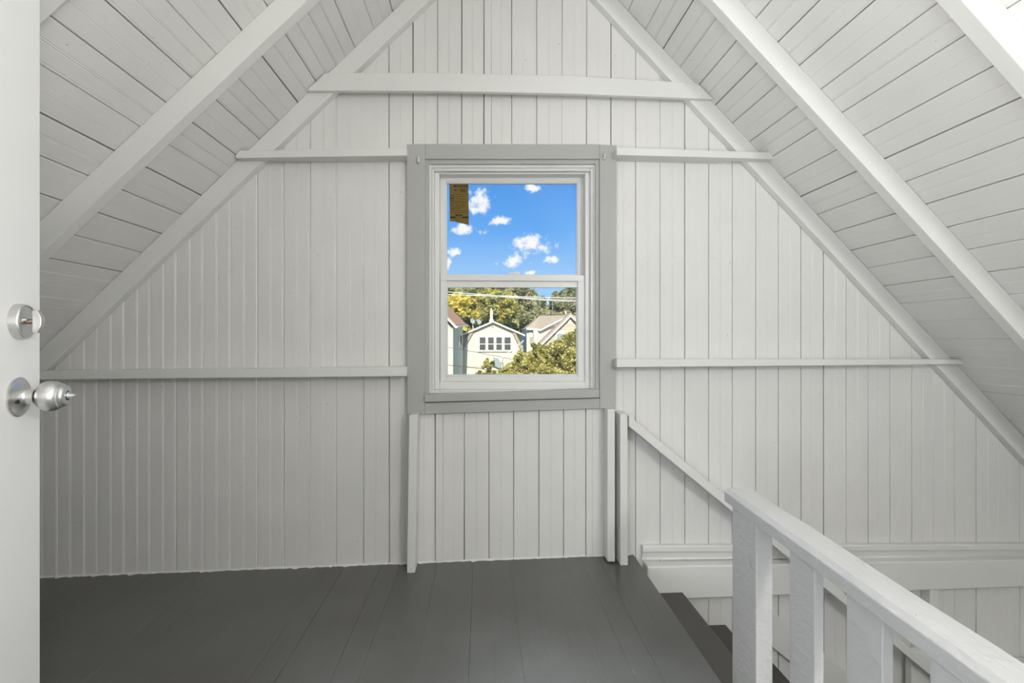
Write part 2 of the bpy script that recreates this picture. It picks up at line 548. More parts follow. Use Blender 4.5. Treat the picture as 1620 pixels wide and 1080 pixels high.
# ragged line of wall paint where the boards meet the floor
vr, fr_ = [], []
nx_, x_ = 0, -2.5
while x_ < 0.70:
    rag = 0.003 + 0.006 * random.random() + (0.010 if random.random() < 0.08 else 0.0)
    zf = floor_z(x_)
    vr += [(x_, D + 0.001, zf + 0.006), (x_, D - 0.0035, zf + 0.004), (x_, D - rag, zf + 0.0006), (x_, D + 0.001, zf - 0.002)]
    if nx_:
        k_ = 4 * nx_
        fr_ += [[k_ - 4 + i, k_ - 4 + (i + 1) % 4, k_ + (i + 1) % 4, k_ + i] for i in range(4)]
    nx_ += 1
    x_ += random.uniform(0.008, 0.022)
link('paint_edge', mesh('paint_edge', vr, fr_, M_wall), wall_front)

# ---- enclosing walls and the lower floor of the stairwell
def shell(name, vf, mat, label):
    return tag(link(name, mesh(name, vf[0], vf[1], mat)), label, kind='structure')
shell('wall_back', box(-3.2, 3.2, BACK - 0.06, BACK, -2.9, 2.2), M_room, 'plain white wall behind the viewer')
def part_poly():
    x0, x1 = XL - 0.1, -0.56
    return [(x0, -1.0), (x1, -1.0), (x1, roof_z(x1) - 0.004), (x0, roof_z(x0) - 0.004)]
shell('wall_partition', prism_y(part_poly(), 0.03, 0.12), M_room, 'white partition wall beside the doorway, behind the open door')
shell('wall_left', box(XL - 0.06, XL, BACK, D + 0.01, -1.3, -0.7), M_room, 'low white knee wall under the left eaves')
shell('wall_right', box(XR, XR + 0.06, BACK, D + 0.01, -2.9, -0.5), M_room, 'white stairwell wall under the right eaves')
shell('wall_stairwell', box(EDGE - 0.02, EDGE - 0.002, BACK, D + 0.01, ZLOW - 0.1, -1.045), M_room, 'white boarded side of the stairwell under the attic floor')
shell('floor_lower', box(EDGE - 0.02, XR + 0.1, BACK, D + 0.01, ZLOW - 0.1, ZLOW), M_tread, 'dark floor at the foot of the stairs')

# ================================================================== TIMBERS
def rafter(side, y0, y1, label, x_end):
    u = abs(x_end - RX)
    ov = 0.0
    poly = [(RX + side * 0.004, RZ - S * 0.004 - 0.001), (x_end, RZ - S * u - 0.001), (x_end, RZ - S * u - RD), (RX + side * 0.004, RZ - S * 0.004 - RD)]
    v, f = prism_y(poly, y0, y1)
    o = link('rafter', mesh('rafter', v, f, M_timber), bevel=0.003)
    return tag(o, label, 'rafter', 'roof rafters')
rafter(-1, 2.158, 2.1985, 'white rafter flush against the gable wall, sloping down left of the window', -2.58)
rafter(1, 2.158, 2.1985, 'white rafter flush against the gable wall, sloping down right of the window', 2.90)
rafter(-1, 1.666, 1.712, 'second white rafter from the gable wall, on the left slope of the ceiling', -2.58)
rafter(1, 1.688, 1.732, 'second white rafter from the gable wall, on the right slope of the ceiling', 2.90)
rafter(-1, 1.125, 1.168, 'third white rafter, at the upper left corner of the picture beside the door', -2.58)
rafter(1, 1.132, 1.178, 'third white rafter, crossing the upper right corner of the picture', 2.90)

def timber(name, vf, label, cat, mat=None, bevel=0.003, group=None):
    o = link(name, mesh(name, vf[0], vf[1], mat or M_timber), bevel=bevel)
    return tag(o, label, cat, group)
# collar tie nailed across the rafter faces
timber('collar_tie', pquad([(514, 115), (700, 115), (905, 119.5), (1103, 131), (1129, 156.5), (905, 148), (700, 144), (484.5, 143)], 2.135, 2.1575),
       'long white collar board nailed across both rafters above the window', 'beam')
# horizontal rails on the wall (nailed over the rafter face, reaching back to the boards between the rafters)
def wall_rail(px_outline, yf, label, notch):
    o = [onY(a, b, yf) for a, b in px_outline]
    v1, f1 = prism_y([(p.x, p.z) for p in o], yf, 2.1575)
    n0, n1 = notch
    zt = lambda x, i, j: o[i].z + (o[j].z - o[i].z) * (x - o[i].x) / (o[j].x - o[i].x)
    q = [(n0, zt(n0, 0, 1) - 0.0015), (n1, zt(n1, 0, 1) - 0.0015), (n1, zt(n1, -1, 2) + 0.0015), (n0, zt(n0, -1, 2) + 0.0015)]
    v2, f2 = prism_y(q, 2.1565, 2.1995)
    return timber('wall_rail', join((v1, f1), (v2, f2)), label, 'rail', bevel=0.0025, group='horizontal rails on the gable wall')
XW0, XW1 = onY(644, 400, 2.117).x + 0.003, onY(975, 400, 2.117).x
wall_rail([(379, 238), (643.5, 233.5), (643.5, 246), (374, 250), (372, 246)], 2.117, 'white wall rail at the top left corner of the grey window casing', (-0.90, XW0 - 0.01))
wall_rail([(975.5, 233), (1217, 240.5), (1230, 251.5), (975.5, 245)], 2.117, 'white wall rail at the top right corner of the grey window casing', (XW1 + 0.002, 1.10))
wall_rail([(58, 587), (643.5, 580), (643.5, 595), (58, 600.5)], 2.117, 'white wall rail running from the door to the lower left of the window', (-1.72, XW0 - 0.01))
wall_rail([(975.5, 567.5), (1517, 568), (1528, 576), (975.5, 581)], 2.117, 'white wall rail running right from the lower part of the window casing', (XW1 + 0.002, 1.98))

# short posts under the window
def post(px, y0, label):
    a = [onY(p, q, y0) for p, q in px]
    # true vertical prism leaning as in the place: front outline on y0, reaching back to the boards
    v, f = prism_y([(p.x, p.z) for p in a], y0, D - 0.002)
    return timber('short_post', (v, f), label, 'post', bevel=0.003, group='short posts under the window')
post([(647, 656.5), (660.5, 656), (656.5, 907.5), (643.5, 907.5)], 2.11, 'short white post standing under the left side of the window casing')
post([(961, 647.5), (973, 647), (973, 888.5), (961, 888.5)], 2.12, 'short white post under the right side of the window casing')
post([(981, 655), (993, 655), (993.5, 894.5), (981.5, 894.5)], 2.10, 'outer short white post carrying the top of the sloping handrail')

# sloping handrail on the wall over the stairs
hx0, hz0 = 0.647, -0.336
sl = 0.823
hx1 = 2.45
hxm = 1.30
hz = lambda x: hz0 - sl * (x - hx0)
timber('stair_handrail', join(prism_y([(hx0, hz0), (hxm, hz(hxm)), (hxm, hz(hxm) - 0.047), (hx0, hz0 - 0.047)], 2.095, D - 0.002),
                              prism_y([(hxm, hz(hxm)), (hx1, hz(hx1)), (hx1, hz(hx1) - 0.047), (hxm, hz(hxm) - 0.047)], 2.095, 2.138)),
       'white sloping handrail board going down the wall above the stairs', 'handrail')
# skirt board along the stairs
sx0, sx1 = 1.27, 2.60
timber('skirt_board', prism_y([(sx0, -1.273 - .805 * (sx0 - 1.354)), (sx1, -1.273 - .805 * (sx1 - 1.354)), (sx1, -1.432 - .805 * (sx1 - 1.348)), (sx0, -1.432 - .805 * (sx0 - 1.348))], 2.178, D - 0.002),
       'white sloping skirt board fixed to the wall along the stair treads', 'board')
# floor beam on the wall over the stairwell with a moulded strip above
a0, a1 = 0.745, XR - 0.005
zt0, zt1 = -1.026, -1.048
timber('floor_beam', prism_y([(a0, zt0 + 0.002), (a1, zt1), (a1, zt1 - 0.125), (a0, zt0 - 0.150)], 2.140, D - 0.002),
       'thick white horizontal beam on the gable wall over the stairwell', 'beam', bevel=0.006)
b0, b1 = 0.735, XR - 0.005
ml = []
for xx, zz in ((b0, -0.946), (b1, -0.993)):
    ml.append([(xx, D - 0.002, zz), (xx, 2.176, zz), (xx, 2.172, zz - 0.004), (xx, 2.172, zz - 0.024), (xx, 2.180, zz - 0.034), (xx, 2.190, zz - 0.060), (xx, 2.188, zz - 0.068), (xx, D - 0.002, zz - 0.068)])
n = 8
timber('base_moulding', (ml[0] + ml[1], [list(range(n)), list(range(n, 2 * n))[::-1]] + [[i, (i + 1) % n, n + (i + 1) % n, n + i] for i in range(n)]),
       'narrow white base moulding along the wall just above the beam', 'moulding', bevel=0.0)
p0, p1 = onY(1471.5, 930, 2.15).x, onY(1484.5, 930, 2.15).x
timber('stud', box(p0, p1, 2.15, D - 0.002, -1.62, -1.170), 'thin white stud under the beam at the right of the stairwell', 'post')
q0 = onY(1441, 1060, 2.145).x
timber('stair_newel', box(q0, q0 + 0.10, 2.142, 2.176, -1.145 - 0.186 * 5 + 0.001, -1.46), 'white post low in the stairwell behind the balusters', 'post')
timber('ledge', box(2.30, XR - 0.003, 1.90, D - 0.004, -1.62, -1.545), 'pale ledge at the foot of the boarding in the right corner of the stairwell', 'ledge')

# ================================================================== STAIRS
stairs = empty('staircase')
stairs.location = (0, 0, 0)
tag(stairs, 'dark grey painted wooden stairs going down to the right along the wall', 'stairs')
for k in range(7):
    z = -1.145 - 0.186 * k
    nx = 0.91 + 0.228 * k
    v, f = box(nx - 0.255 if k else EDGE + 0.002, nx, 1.44, D - 0.003 if k else D - 0.003, z - 0.03, z)
    link('tread', mesh('tread', v, f, M_tread), stairs, bevel=0.006)
    v, f = box(nx - 0.03, nx - 0.012, 1.45, D - 0.003, z - 0.186 if k < 6 else ZLOW, z - 0.031)
    link('riser', mesh('riser', v, f, M_tread), stairs)
xe = 0.91 + 0.228 * 6
v, f = prism_y([(EDGE + 0.003, -1.19), (EDGE + 0.09, -1.19), (xe, -1.145 - 0.186 * 6 - 0.05), (xe, ZLOW + 0.002), (xe - 0.12, ZLOW + 0.002), (EDGE + 0.003, -1.45)], 1.419, 1.439)
link('stringer', mesh('stringer', v, f, M_timber), stairs)

# ================================================================== GUARD RAILING
guard = empty('guard_railing')
tag(guard, 'white wooden guard railing with flat balusters beside the stair opening', 'railing')
GX = 0.754
yA, yB = 1.445, -0.55
def cap_z(y):
    return -0.4555 - 0.050 * (1.44 - y)
prof = [(0.744, -0.0415), (0.744, -0.011), (0.757, -0.001), (0.780, 0.0015), (0.803, 0.0015), (0.826, -0.003), (0.838, -0.012), (0.838, -0.0415)]
n = len(prof)
segs = 14
v = []
for i in range(segs + 1):
    y = yA + (yB - yA) * i / segs
    for j, (x, dz) in enumerate(prof):
        jx = random.uniform(-0.0012, 0.0012) if 0 < i < segs else 0
        v.append((x + jx, y, cap_z(y) + dz + jx * 0.8))
f = [list(range(n)), list(range(segs * n, segs * n + n))[::-1]]
for i in range(segs):
    f += [[i * n + j, i * n + (j + 1) % n, (i + 1) * n + (j + 1) % n, (i + 1) * n + j] for j in range(n)]
link('cap_rail', mesh('cap_rail', v, f, M_rail), guard, bevel=0.002)
v, f = prism_y([(GX, -1.52), (GX + 0.048, -1.52), (GX + 0.048, cap_z(1.35) - 0.040), (GX, cap_z(1.35) - 0.040)], 1.289, 1.417)
v, f = prism_z([(GX, 1.289), (GX + 0.048, 1.289), (GX + 0.048, 1.390), (GX, 1.417)], -1.50, cap_z(1.35) - 0.038)
link('post', mesh('post', v, f, M_rail), guard, bevel=0.003)
y = 1.144
for k in range(8):
    yn = y - 0.090
    v, f = prism_y([(GX, -1.50), (GX + 0.0225, -1.50), (GX + 0.0225, cap_z(y) - 0.040), (GX, cap_z(y) - 0.040)], yn, y)
    link('baluster', mesh('baluster', v, f, M_rail), guard, bevel=0.002)
    y -= 0.1865
v, f = box(EDGE + 0.001, GX - 0.0005, yB, 1.40, -1.25, -1.06)
link('bottom_board', mesh('bottom_board', v, f, M_timber), guard, bevel=0.003)

# ================================================================== WINDOW
win = empty('window_1')
tag(win, 'double hung white window in a wide grey casing', kind='structure')
def wpart(name, pts, yf, yb, mat, parent=None, bevel=0.0015):
    v, f = pquad(pts, yf, yb)
    return link(name, mesh(name, v, f, mat), parent or win, bevel=bevel)
def frame(names, o, i, yf, yb, mat, parent=None, bevel=0.0015, skip=()):
    """o, i = (left, top, right, bottom) in measured units on plane yf; butt-jointed members"""
    ol, ot, orr, ob = o
    il, it, ir, ib = i
    if 'l' not in skip: wpart(names[0], [(ol, ot), (il, ot), (il, ob), (ol, ob)], yf, yb, mat, parent, bevel)
    if 'r' not in skip: wpart(names[0], [(ir, ot), (orr, ot), (orr, ob), (ir, ob)], yf, yb, mat, parent, bevel)
    if 't' not in skip: wpart(names[1], [(il, ot), (ir, ot), (ir, it), (il, it)], yf, yb, mat, parent, bevel)
    if 'b' not in skip: wpart(names[1], [(il, ib), (ir, ib), (ir, ob), (il, ob)], yf, yb, mat, parent, bevel)
# casing
yc = 2.172
wpart('casing_board', [(643.5, 228), (672.6, 227.5), (672.6, 655), (644, 655.5)], yc, D - 0.001, M_casing)
wpart('casing_board', [(948.8, 228.3), (975.5, 229.5), (974, 645.5), (948.8, 646)], yc, D - 0.001, M_casing)
wpart('casing_board', [(672.8, 227.5), (948.6, 228), (948.6, 251.3), (672.8, 251.3)], yc + 0.001, D - 0.001, M_casing)
wpart('apron_board', [(672.8, 637.2), (948.6, 630.0), (948.6, 645.8), (672.8, 654.6)], yc + 0.001, D - 0.001, M_casing)
wpart('sill', [(671, 624), (948.6, 615.5), (948.6, 629.2), (671, 636.2)], yc - 0.010, 2.235, M_casing, bevel=0.004)
# stops and jambs stepping back towards the glass
frame(('stop', 'stop'), (672.8, 251.6, 948.6, 626), (678.8, 259.3, 942.0, 618), 2.184, 2.25, M_casing, skip=('b',))
frame(('jamb', 'head_jamb'), (678.8, 259.4, 942.0, 622), (682.6, 265.0, 939.0, 616.5), 2.196, 2.32, M_jamb)
frame(('blind_stop', 'blind_stop'), (682.8, 265.2, 938.8, 617), (687.0, 270.5, 934.4, 613), 2.204, 2.32, M_jamb, skip=('b',), bevel=0.004)
frame(('outer_frame', 'outer_frame'), (687.6, 271.3, 933.6, 616), (695.2, 275.3, 925.8, 603.5), 2.226, 2.33, M_sash, bevel=0.003)
# upper sash (behind)
us = empty('upper_sash'); us.parent = win
frame(('stile', 'rail'), (695.6, 275.6, 925.4, 446), (705.2, 287.8, 914.6, 436), 2.280, 2.306, M_sash, us)
frame(('glazing_bead', 'glazing_bead'), (705.2, 287.8, 914.6, 436), (707.2, 290.0, 912.6, 434), 2.285, 2.302, M_sash, us, bevel=0.001)
g = wpart('pane', [(706.5, 289), (913.4, 289), (913.4, 436), (706.5, 436)], 2.292, 2.295, M_glass, us, bevel=0)
# lower sash (in front)
ls = empty('lower_sash'); ls.parent = win
wpart('rail', [(696.4, 433.4), (925.0, 435.0), (925.0, 444.6), (696.4, 443.4)], 2.240, 2.272, M_sash, ls)
wpart('stile', [(696.4, 443.5), (706.0, 443.5), (706.0, 603), (696.4, 603)], 2.240, 2.272, M_sash, ls)
wpart('stile', [(914.4, 444.6), (925.0, 444.6), (925.0, 603), (914.4, 603)], 2.240, 2.272, M_sash, ls)
wpart('rail', [(706.1, 595), (914.3, 594), (914.3, 603), (706.1, 603)], 2.240, 2.272, M_sash, ls)
wpart('glazing_bead', [(706.1, 444), (914.3, 445), (914.3, 454.6), (706.1, 454.6)], 2.252, 2.270, M_sash, ls, bevel=0.001)
wpart('glazing_bead', [(706.1, 454.7), (708.0, 454.7), (708.0, 594), (706.1, 594)], 2.247, 2.270, M_sash, ls, bevel=0.001)
wpart('glazing_bead', [(912.6, 454.7), (914.3, 454.7), (914.3, 594), (912.6, 594)], 2.247, 2.270, M_sash, ls, bevel=0.001)
wpart('glazing_bead', [(708.1, 592.4), (912.5, 591.6), (912.5, 594.2), (708.1, 594.8)], 2.247, 2.270, M_sash, ls, bevel=0.001)
wpart('pane', [(706.5, 450), (913.8, 450), (913.8, 594), (706.5, 594)], 2.257, 2.260, M_glass, ls, bevel=0)
lk = wpart('sash_lock', [(803, 434), (805, 431.4), (811, 430.8), (815, 429), (822, 429.4), (823.5, 434.2)], 2.248, 2.268, M_sash, ls, bevel=0.0008)
# little paint-clogged curtain hooks
def hook(px, py, tilt):
    c = onY(px, py, yc)
    v, f = [], []
    segs, ns = 10, 6
    pth = []
    for i in range(segs + 1):
        a = math.radians(100 - 250 * i / segs)
        pth.append(Vector((c.x + tilt * 0.004 * i / segs, yc - 0.010 - 0.008 * math.cos(a), c.z + 0.013 * math.sin(a))))
    for i, p in enumerate(pth):
        d = (pth[min(i + 1, segs)] - pth[max(i - 1, 0)]).normalized()
        s = Vector((1, 0, 0)); t = d.cross(s).normalized()
        for k in range(ns):
            an = 2 * math.pi * k / ns
            v.append(p + (s * math.cos(an) + t * math.sin(an)) * 0.0042)
    for i in range(segs):
        for k in range(ns):
            f.append([i * ns + k, i * ns + (k + 1) % ns, (i + 1) * ns + (k + 1) % ns, (i + 1) * ns + k])
    f += [list(range(ns)), list(range(segs * ns, segs * ns + ns))[::-1]]
    link('curtain_hook', mesh('curtain_hook', v, f, M_jamb, True), win)
hook(662.5, 254.0, 0.3)
hook(955.5, 248.5, -0.8)

# manufacturer's paper label on the upper pane, its print facing outdoors and showing through
yl = 2.2905
def label_mat():
    m, nt, b = new_mat('brown_backlit_paper')
    N, L = nt.nodes.new, nt.links.new
    nt.nodes.remove(b)
    d = N('ShaderNodeBsdfDiffuse'); d.inputs[0].default_value = (0.29, 0.205, 0.065, 1)
    t = N('ShaderNodeBsdfTranslucent'); t.inputs[0].default_value = (0.52, 0.37, 0.13, 1)
    mx = N('ShaderNodeMixShader'); mx.inputs[0].default_value = 0.35
    L(d.outputs[0], mx.inputs[1]); L(t.outputs[0], mx.inputs[2])
    L(mx.outputs[0], nt.nodes['Material Output'].inputs[0])
    return m
M_label = label_mat()
M_print = plain('black_print', (0.025, 0.02, 0.012), 0.8)
v, f = pquad([(711.0, 291.3), (741.0, 291.3), (741.8, 355.8), (728, 352.5), (717.5, 350.0), (711.6, 350.0)], yl, yl + 0.0008)
lab = tag(link('paper_label', mesh('paper_label', v, f, M_label)), 'torn brown paper label stuck on the upper left of the window pane', 'label')
K = 10.8
def LP(a, b):
    return (690 + a / K, 270 + b / K)
prints = []
def pr(x0, y0, x1, y1):
    prints.append(pquad([LP(x0, y0), LP(x1, y0), LP(x1, y1), LP(x0, y1)], yl - 0.0006, yl - 0.0001))
pr(303, 245, 330, 279); pr(525, 245, 540, 279); pr(330, 245, 525, 254); pr(330, 272, 525, 279)
for xx in range(336, 520, 12):
    pr(xx, 258 + (xx * 7 % 5), xx + 5, 268)
for i in range(2):
    for j in range(3):
        pr(314 + i * 18, 314 + j * 11, 329 + i * 18, 322 + j * 11)
for yy in (405, 522, 604, 684, 806): pr(236, yy, 550, yy + 4)
for yy, a, b in ((437, 312, 486), (470, 325, 400), (480, 410, 520), (545, 245, 520), (625, 280, 480), (640, 240, 420), (716, 236, 548), (850, 345, 400)):
    for xx in range(a, b, 14):
        pr(xx, yy, xx + 9, yy + 6)
for xx in (240, 262, 272, 338, 348, 426, 456, 468): pr(xx, 570, xx + 9, 584)
for xx in (262, 284, 298): pr(xx, 650, xx + 9, 664)
pr(334, 746, 448, 752); pr(334, 768, 448, 775); pr(334, 746, 352, 775); pr(436, 746, 448, 775)
for xx in range(358, 434, 14): pr(xx, 755, xx + 8, 765)
pr(240, 782, 330, 805); pr(452, 782, 548, 805)
# round emblem ring and the map outline
ring = []
for k in range(12):
    a0_, a1_ = 2 * math.pi * k / 12, 2 * math.pi * (k + 1) / 12
    prints.append(pquad([LP(268 + 31 * math.cos(a0_), 452 + 31 * math.sin(a0_)), LP(268 + 31 * math.cos(a1_), 452 + 31 * math.sin(a1_)),
                         LP(268 + 20 * math.cos(a1_), 450 + 20 * math.sin(a1_)), LP(268 + 20 * math.cos(a0_), 450 + 20 * math.sin(a0_))], yl - 0.0006, yl - 0.0001))
pr(238, 474, 298, 482); pr(238, 508, 302, 515)
v, f = join(*prints)
link('print', mesh('print', v, f, M_print), lab)
M_map = plain('faint_brown_print', (0.12, 0.075, 0.02), 0.8)
v, f = pquad([LP(*p) for p in ((400, 302), (440, 308), (480, 314), (498, 322), (528, 303), (522, 330), (505, 350), (492, 378), (470, 362), (445, 372), (425, 352), (404, 344))], yl - 0.0006, yl - 0.0001)
link('map_print', mesh('map_print', v, f, M_map), lab)

# ================================================================== DOOR
def cam2w(x, z):
    """plan position given as right / ahead of the viewer"""
    return Vector((CS * x + SN * z, -SN * x + CS * z, 0))
E0 = cam2w(-0.836, 0.857)          # free edge of the door
K0 = cam2w(-0.8136, 0.796)         # lock axis on the door face
dirh = (K0 - E0).normalized()      # from the free edge towards the hinges
nrm = Vector((-dirh.y, dirh.x, 0))
if nrm.x < 0: nrm = -nrm
door = empty('door_1')
tag(door, 'white slab door standing open at the left edge', kind='structure')
Wd, Td = 0.74, 0.035
base = [E0, E0 + dirh * Wd, E0 + dirh * Wd - nrm * Td, E0 - nrm * Td]
v, f = prism_z([(p.x, p.y) for p in base], -0.995, 0.84)
link('door_panel', mesh('door_panel', v, f, M_door), door, bevel=0.002)
v, f = prism_z([(p.x, p.y) for p in (E0 - nrm * 0.006 - dirh * 0.0012, E0 - nrm * 0.006 + dirh * 0.001, E0 - nrm * 0.029 + dirh * 0.001, E0 - nrm * 0.029 - dirh * 0.0012)], -0.125, -0.065)
link('latch_plate', mesh('latch_plate', v, f, M_nickel), door)
def lathe(name, prof, origin, mat, parent, seg=40, smooth=True, split=38):
    """prof = [(radius, distance from the door face)]"""
    up = Vector((0, 0, 1)); s = dirh
    v, f = [], []
    for r, h in prof:
        for k in range(seg):
            a = 2 * math.pi * k / seg
            v.append(tuple(origin + nrm * h + (s * math.cos(a) + up * math.sin(a)) * r))
    for i in range(len(prof) - 1):
        for k in range(seg):
            f.append([i * seg + k, i * seg + (k + 1) % seg, (i + 1) * seg + (k + 1) % seg, (i + 1) * seg + k])
    f.append(list(range(seg)))
    f.append(list(range((len(prof) - 1) * seg, len(prof) * seg))[::-1])
    o = link(name, mesh(name, v, f, mat, smooth), parent)
    md = o.modifiers.new('edges', 'EDGE_SPLIT'); md.split_angle = math.radians(split)
    return o
KO = K0 + Vector((0, 0, -0.0945))
knob = empty('door_knob'); knob.parent = door
lathe('rosette', [(0.0325, 0), (0.0325, 0.0026), (0.0312, 0.0036), (0.0290, 0.0038), (0.0240, 0.0056), (0.0185, 0.0082), (0.0142, 0.0112), (0.0126, 0.0140), (0.0124, 0.0160), (0.0124, 0.0234), (0.0116, 0.0240), (0.0090, 0.0240)], KO, M_nickel, knob)
lathe('seal_ring', [(0.0114, 0.0236), (0.0117, 0.0250), (0.0100, 0.0252)], KO, M_black, knob)
lathe('neck', [(0.0104, 0.0235), (0.0104, 0.0285)], KO, M_nickel, knob)
lathe('knob_ball', [(0.0104, 0.0275), (0.0150, 0.0278), (0.0195, 0.0297), (0.0228, 0.0332), (0.0248, 0.0378), (0.0255, 0.0425), (0.0251, 0.0470), (0.0238, 0.0515), (0.0218, 0.0550), (0.0204, 0.0562), (0.0203, 0.0585), (0.0192, 0.0597), (0.0182, 0.0600), (0.0180, 0.0618), (0.0168, 0.0640), (0.0148, 0.0654), (0.0100, 0.0660), (0.0084, 0.0660), (0.0082, 0.0630)], KO, M_nickel, knob)
lathe('key_recess', [(0.0083, 0.0632), (0.0083, 0.0662), (0.0068, 0.0662)], KO, M_black, knob)
up = Vector((0, 0, 1))
def local_mesh(name, vf, origin, mat, parent, bevel=0.0):
    """vf in (along hinge dir, out from face, up)"""
    v = [tuple(origin + dirh * a + nrm * b + up * c) for a, b, c in vf[0]]
    return link(name, mesh(name, v, vf[1], mat), parent, bevel)
# turn button: a drum cut to a thumb fin
lathe('turn_button', [(0.0072, 0.0630), (0.0072, 0.0680), (0.0064, 0.0690)], KO, M_nickel, knob, 24)
fin = [(-0.0066, 0.0685, -0.0028), (0.0066, 0.0685, -0.0028), (0.0066, 0.0685, 0.0034), (-0.0066, 0.0685, 0.0034),
       (-0.0052, 0.0765, -0.0006), (0.0052, 0.0765, -0.0006), (0.0052, 0.0765, 0.0016), (-0.0052, 0.0765, 0.0016)]
CUB = [[0, 1, 2, 3], [7, 6, 5, 4], [0, 1, 5, 4], [1, 2, 6, 5], [2, 3, 7, 6], [3, 0, 4, 7]]
local_mesh('thumb_fin', (fin, CUB), KO, M_nickel, knob, 0.0006)
# pin hole in the rosette
v, f = [], []
hole_o = KO + nrm * 0.0080 + dirh * 0.004 + up * -0.0205
lathe('pin_hole', [(0.0030, -0.004), (0.0030, 0.0012), (0.0010, 0.0013)], KO + dirh * 0.0185 + up * -0.006 + nrm * 0.0090, M_black, knob, 14)
DO = K0 + Vector((0, 0, 0.0300))
db = empty('deadbolt'); db.parent = door
lathe('deadbolt_rose', [(0.0285, 0), (0.0290, 0.0010), (0.0281, 0.0112), (0.0276, 0.0122), (0.0262, 0.0124), (0.0258, 0.0124), (0.0248, 0.0112), (0.0236, 0.0112), (0.0050, 0.0112)], DO, M_nickel, db, split=14)
lathe('spindle', [(0.0042, 0.0118), (0.0042, 0.0225)], DO, M_brass, db, 20)
lathe('set_screw', [(0.0026, 0.0112), (0.0026, 0.0138), (0.0016, 0.0148)], DO + dirh * 0.0062 + up * 0.0022, M_nickel, db, 14)
# lens-shaped thumb piece standing upright
tp = []
hh, segs = 0.0185, 8
for i in range(segs + 1):
    t = -1 + 2 * i / segs
    z = hh * t
    out = 0.0200 + 0.0012 * (1 - t * t)
    deep = 0.0095 - 0.0022 * t * t + 0.0025 * (1 - t * t)
    wd = 0.0062 - 0.0016 * t * t
    tp.append([(-wd, out, z), (wd, out, z), (wd * 1.0, out + deep, z), (-wd * 1.0, out + deep, z)])
v = [p for r_ in tp for p in r_]
f = [[0, 1, 2, 3], [segs * 4 + 3, segs * 4 + 2, segs * 4 + 1, segs * 4]]
for i in range(segs):
    f += [[i * 4 + j, i * 4 + (j + 1) % 4, i * 4 + 4 + (j + 1) % 4, i * 4 + 4 + j] for j in range(4)]
local_mesh('thumb_turn', (v, f), DO, M_nickel, db, 0.0009)

# ================================================================== OUTDOORS
def siding(name, color, pitch=0.18, amt=0.10):
    m, nt, b = new_mat(name)
    N, L = nt.nodes.new, nt.links.new
    geo = N('ShaderNodeNewGeometry')
    sp = N('ShaderNodeSeparateXYZ'); L(geo.outputs['Position'], sp.inputs[0])
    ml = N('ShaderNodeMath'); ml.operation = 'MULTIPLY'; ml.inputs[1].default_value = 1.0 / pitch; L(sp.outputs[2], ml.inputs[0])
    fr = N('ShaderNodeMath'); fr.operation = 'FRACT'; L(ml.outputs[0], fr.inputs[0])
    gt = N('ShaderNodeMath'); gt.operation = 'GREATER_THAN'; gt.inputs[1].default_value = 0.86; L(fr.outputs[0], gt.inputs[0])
    n = N('ShaderNodeTexNoise'); n.inputs['Scale'].default_value = 0.9; n.inputs['Detail'].default_value = 5.0
    L(geo.outputs['Position'], n.inputs['Vector'])
    mix = N('ShaderNodeMixRGB'); L(n.outputs['Fac'], mix.inputs[0])
    mix.inputs[1].default_value = tuple(c * 0.94 for c in color) + (1,)
    mix.inputs[2].default_value = tuple(min(1, c * 1.05) for c in color) + (1,)
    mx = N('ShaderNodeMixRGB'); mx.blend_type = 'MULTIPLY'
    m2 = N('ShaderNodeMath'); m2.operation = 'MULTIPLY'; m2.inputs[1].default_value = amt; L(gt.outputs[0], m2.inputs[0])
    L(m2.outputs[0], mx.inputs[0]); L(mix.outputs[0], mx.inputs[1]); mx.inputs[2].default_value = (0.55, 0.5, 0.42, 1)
    L(mx.outputs[0], b.inputs['Base Color'])
    b.inputs['Roughness'].default_value = 0.8
    bp = N('ShaderNodeBump'); bp.inputs['Strength'].default_value = 0.4; bp.inputs['Distance'].default_value = 0.03
    L(fr.outputs[0], bp.inputs['Height']); L(bp.outputs[0], b.inputs['Normal'])
    return m
M_cream = siding('cream_siding', (0.74, 0.68, 0.53), 0.22, 0.5)
M_tan = siding('tan_siding', (0.60, 0.52, 0.37), 0.28, 0.9)
M_pale = siding('pale_siding', (0.70, 0.66, 0.54), 0.2, 0.4)
M_sidelift = siding('shade_lifted_siding', (0.80, 0.71, 0.54), 0.22, 0.5)  # colour lightened and warmed to put light into the blue-shaded side wall
M_trim = plain('white_trim', (0.84, 0.83, 0.80), 0.6)
M_ctrim = plain('cream_trim', (0.72, 0.64, 0.46), 0.6)
M_shin_r = plain('rust_brown_shingles', (0.46, 0.24, 0.12), 0.9, var=0.25, scale=4)
M_shin_b = plain('taupe_shingles', (0.42, 0.335, 0.23), 0.9, var=0.2, scale=4)
M_shin_g = plain('grey_shingles', (0.34, 0.32, 0.29), 0.9, var=0.2, scale=4)
M_pane = plain('dark_house_glass', (0.10, 0.10, 0.085), 0.08, spec=0.6, var=0.4, scale=2)
M_brick = plain('buff_brick', (0.62, 0.52, 0.38), 0.9, var=0.2, scale=8)
M_teal = plain('weathered_teal_metal', (0.30, 0.36, 0.33), 0.6)
M_wirew = plain('pale_cable', (0.75, 0.72, 0.66), 0.6)
M_wired = plain('dark_cable', (0.10, 0.085, 0.07), 0.7)
M_grass = plain('grass', (0.10, 0.14, 0.04), 0.95, var=0.4, scale=0.6)

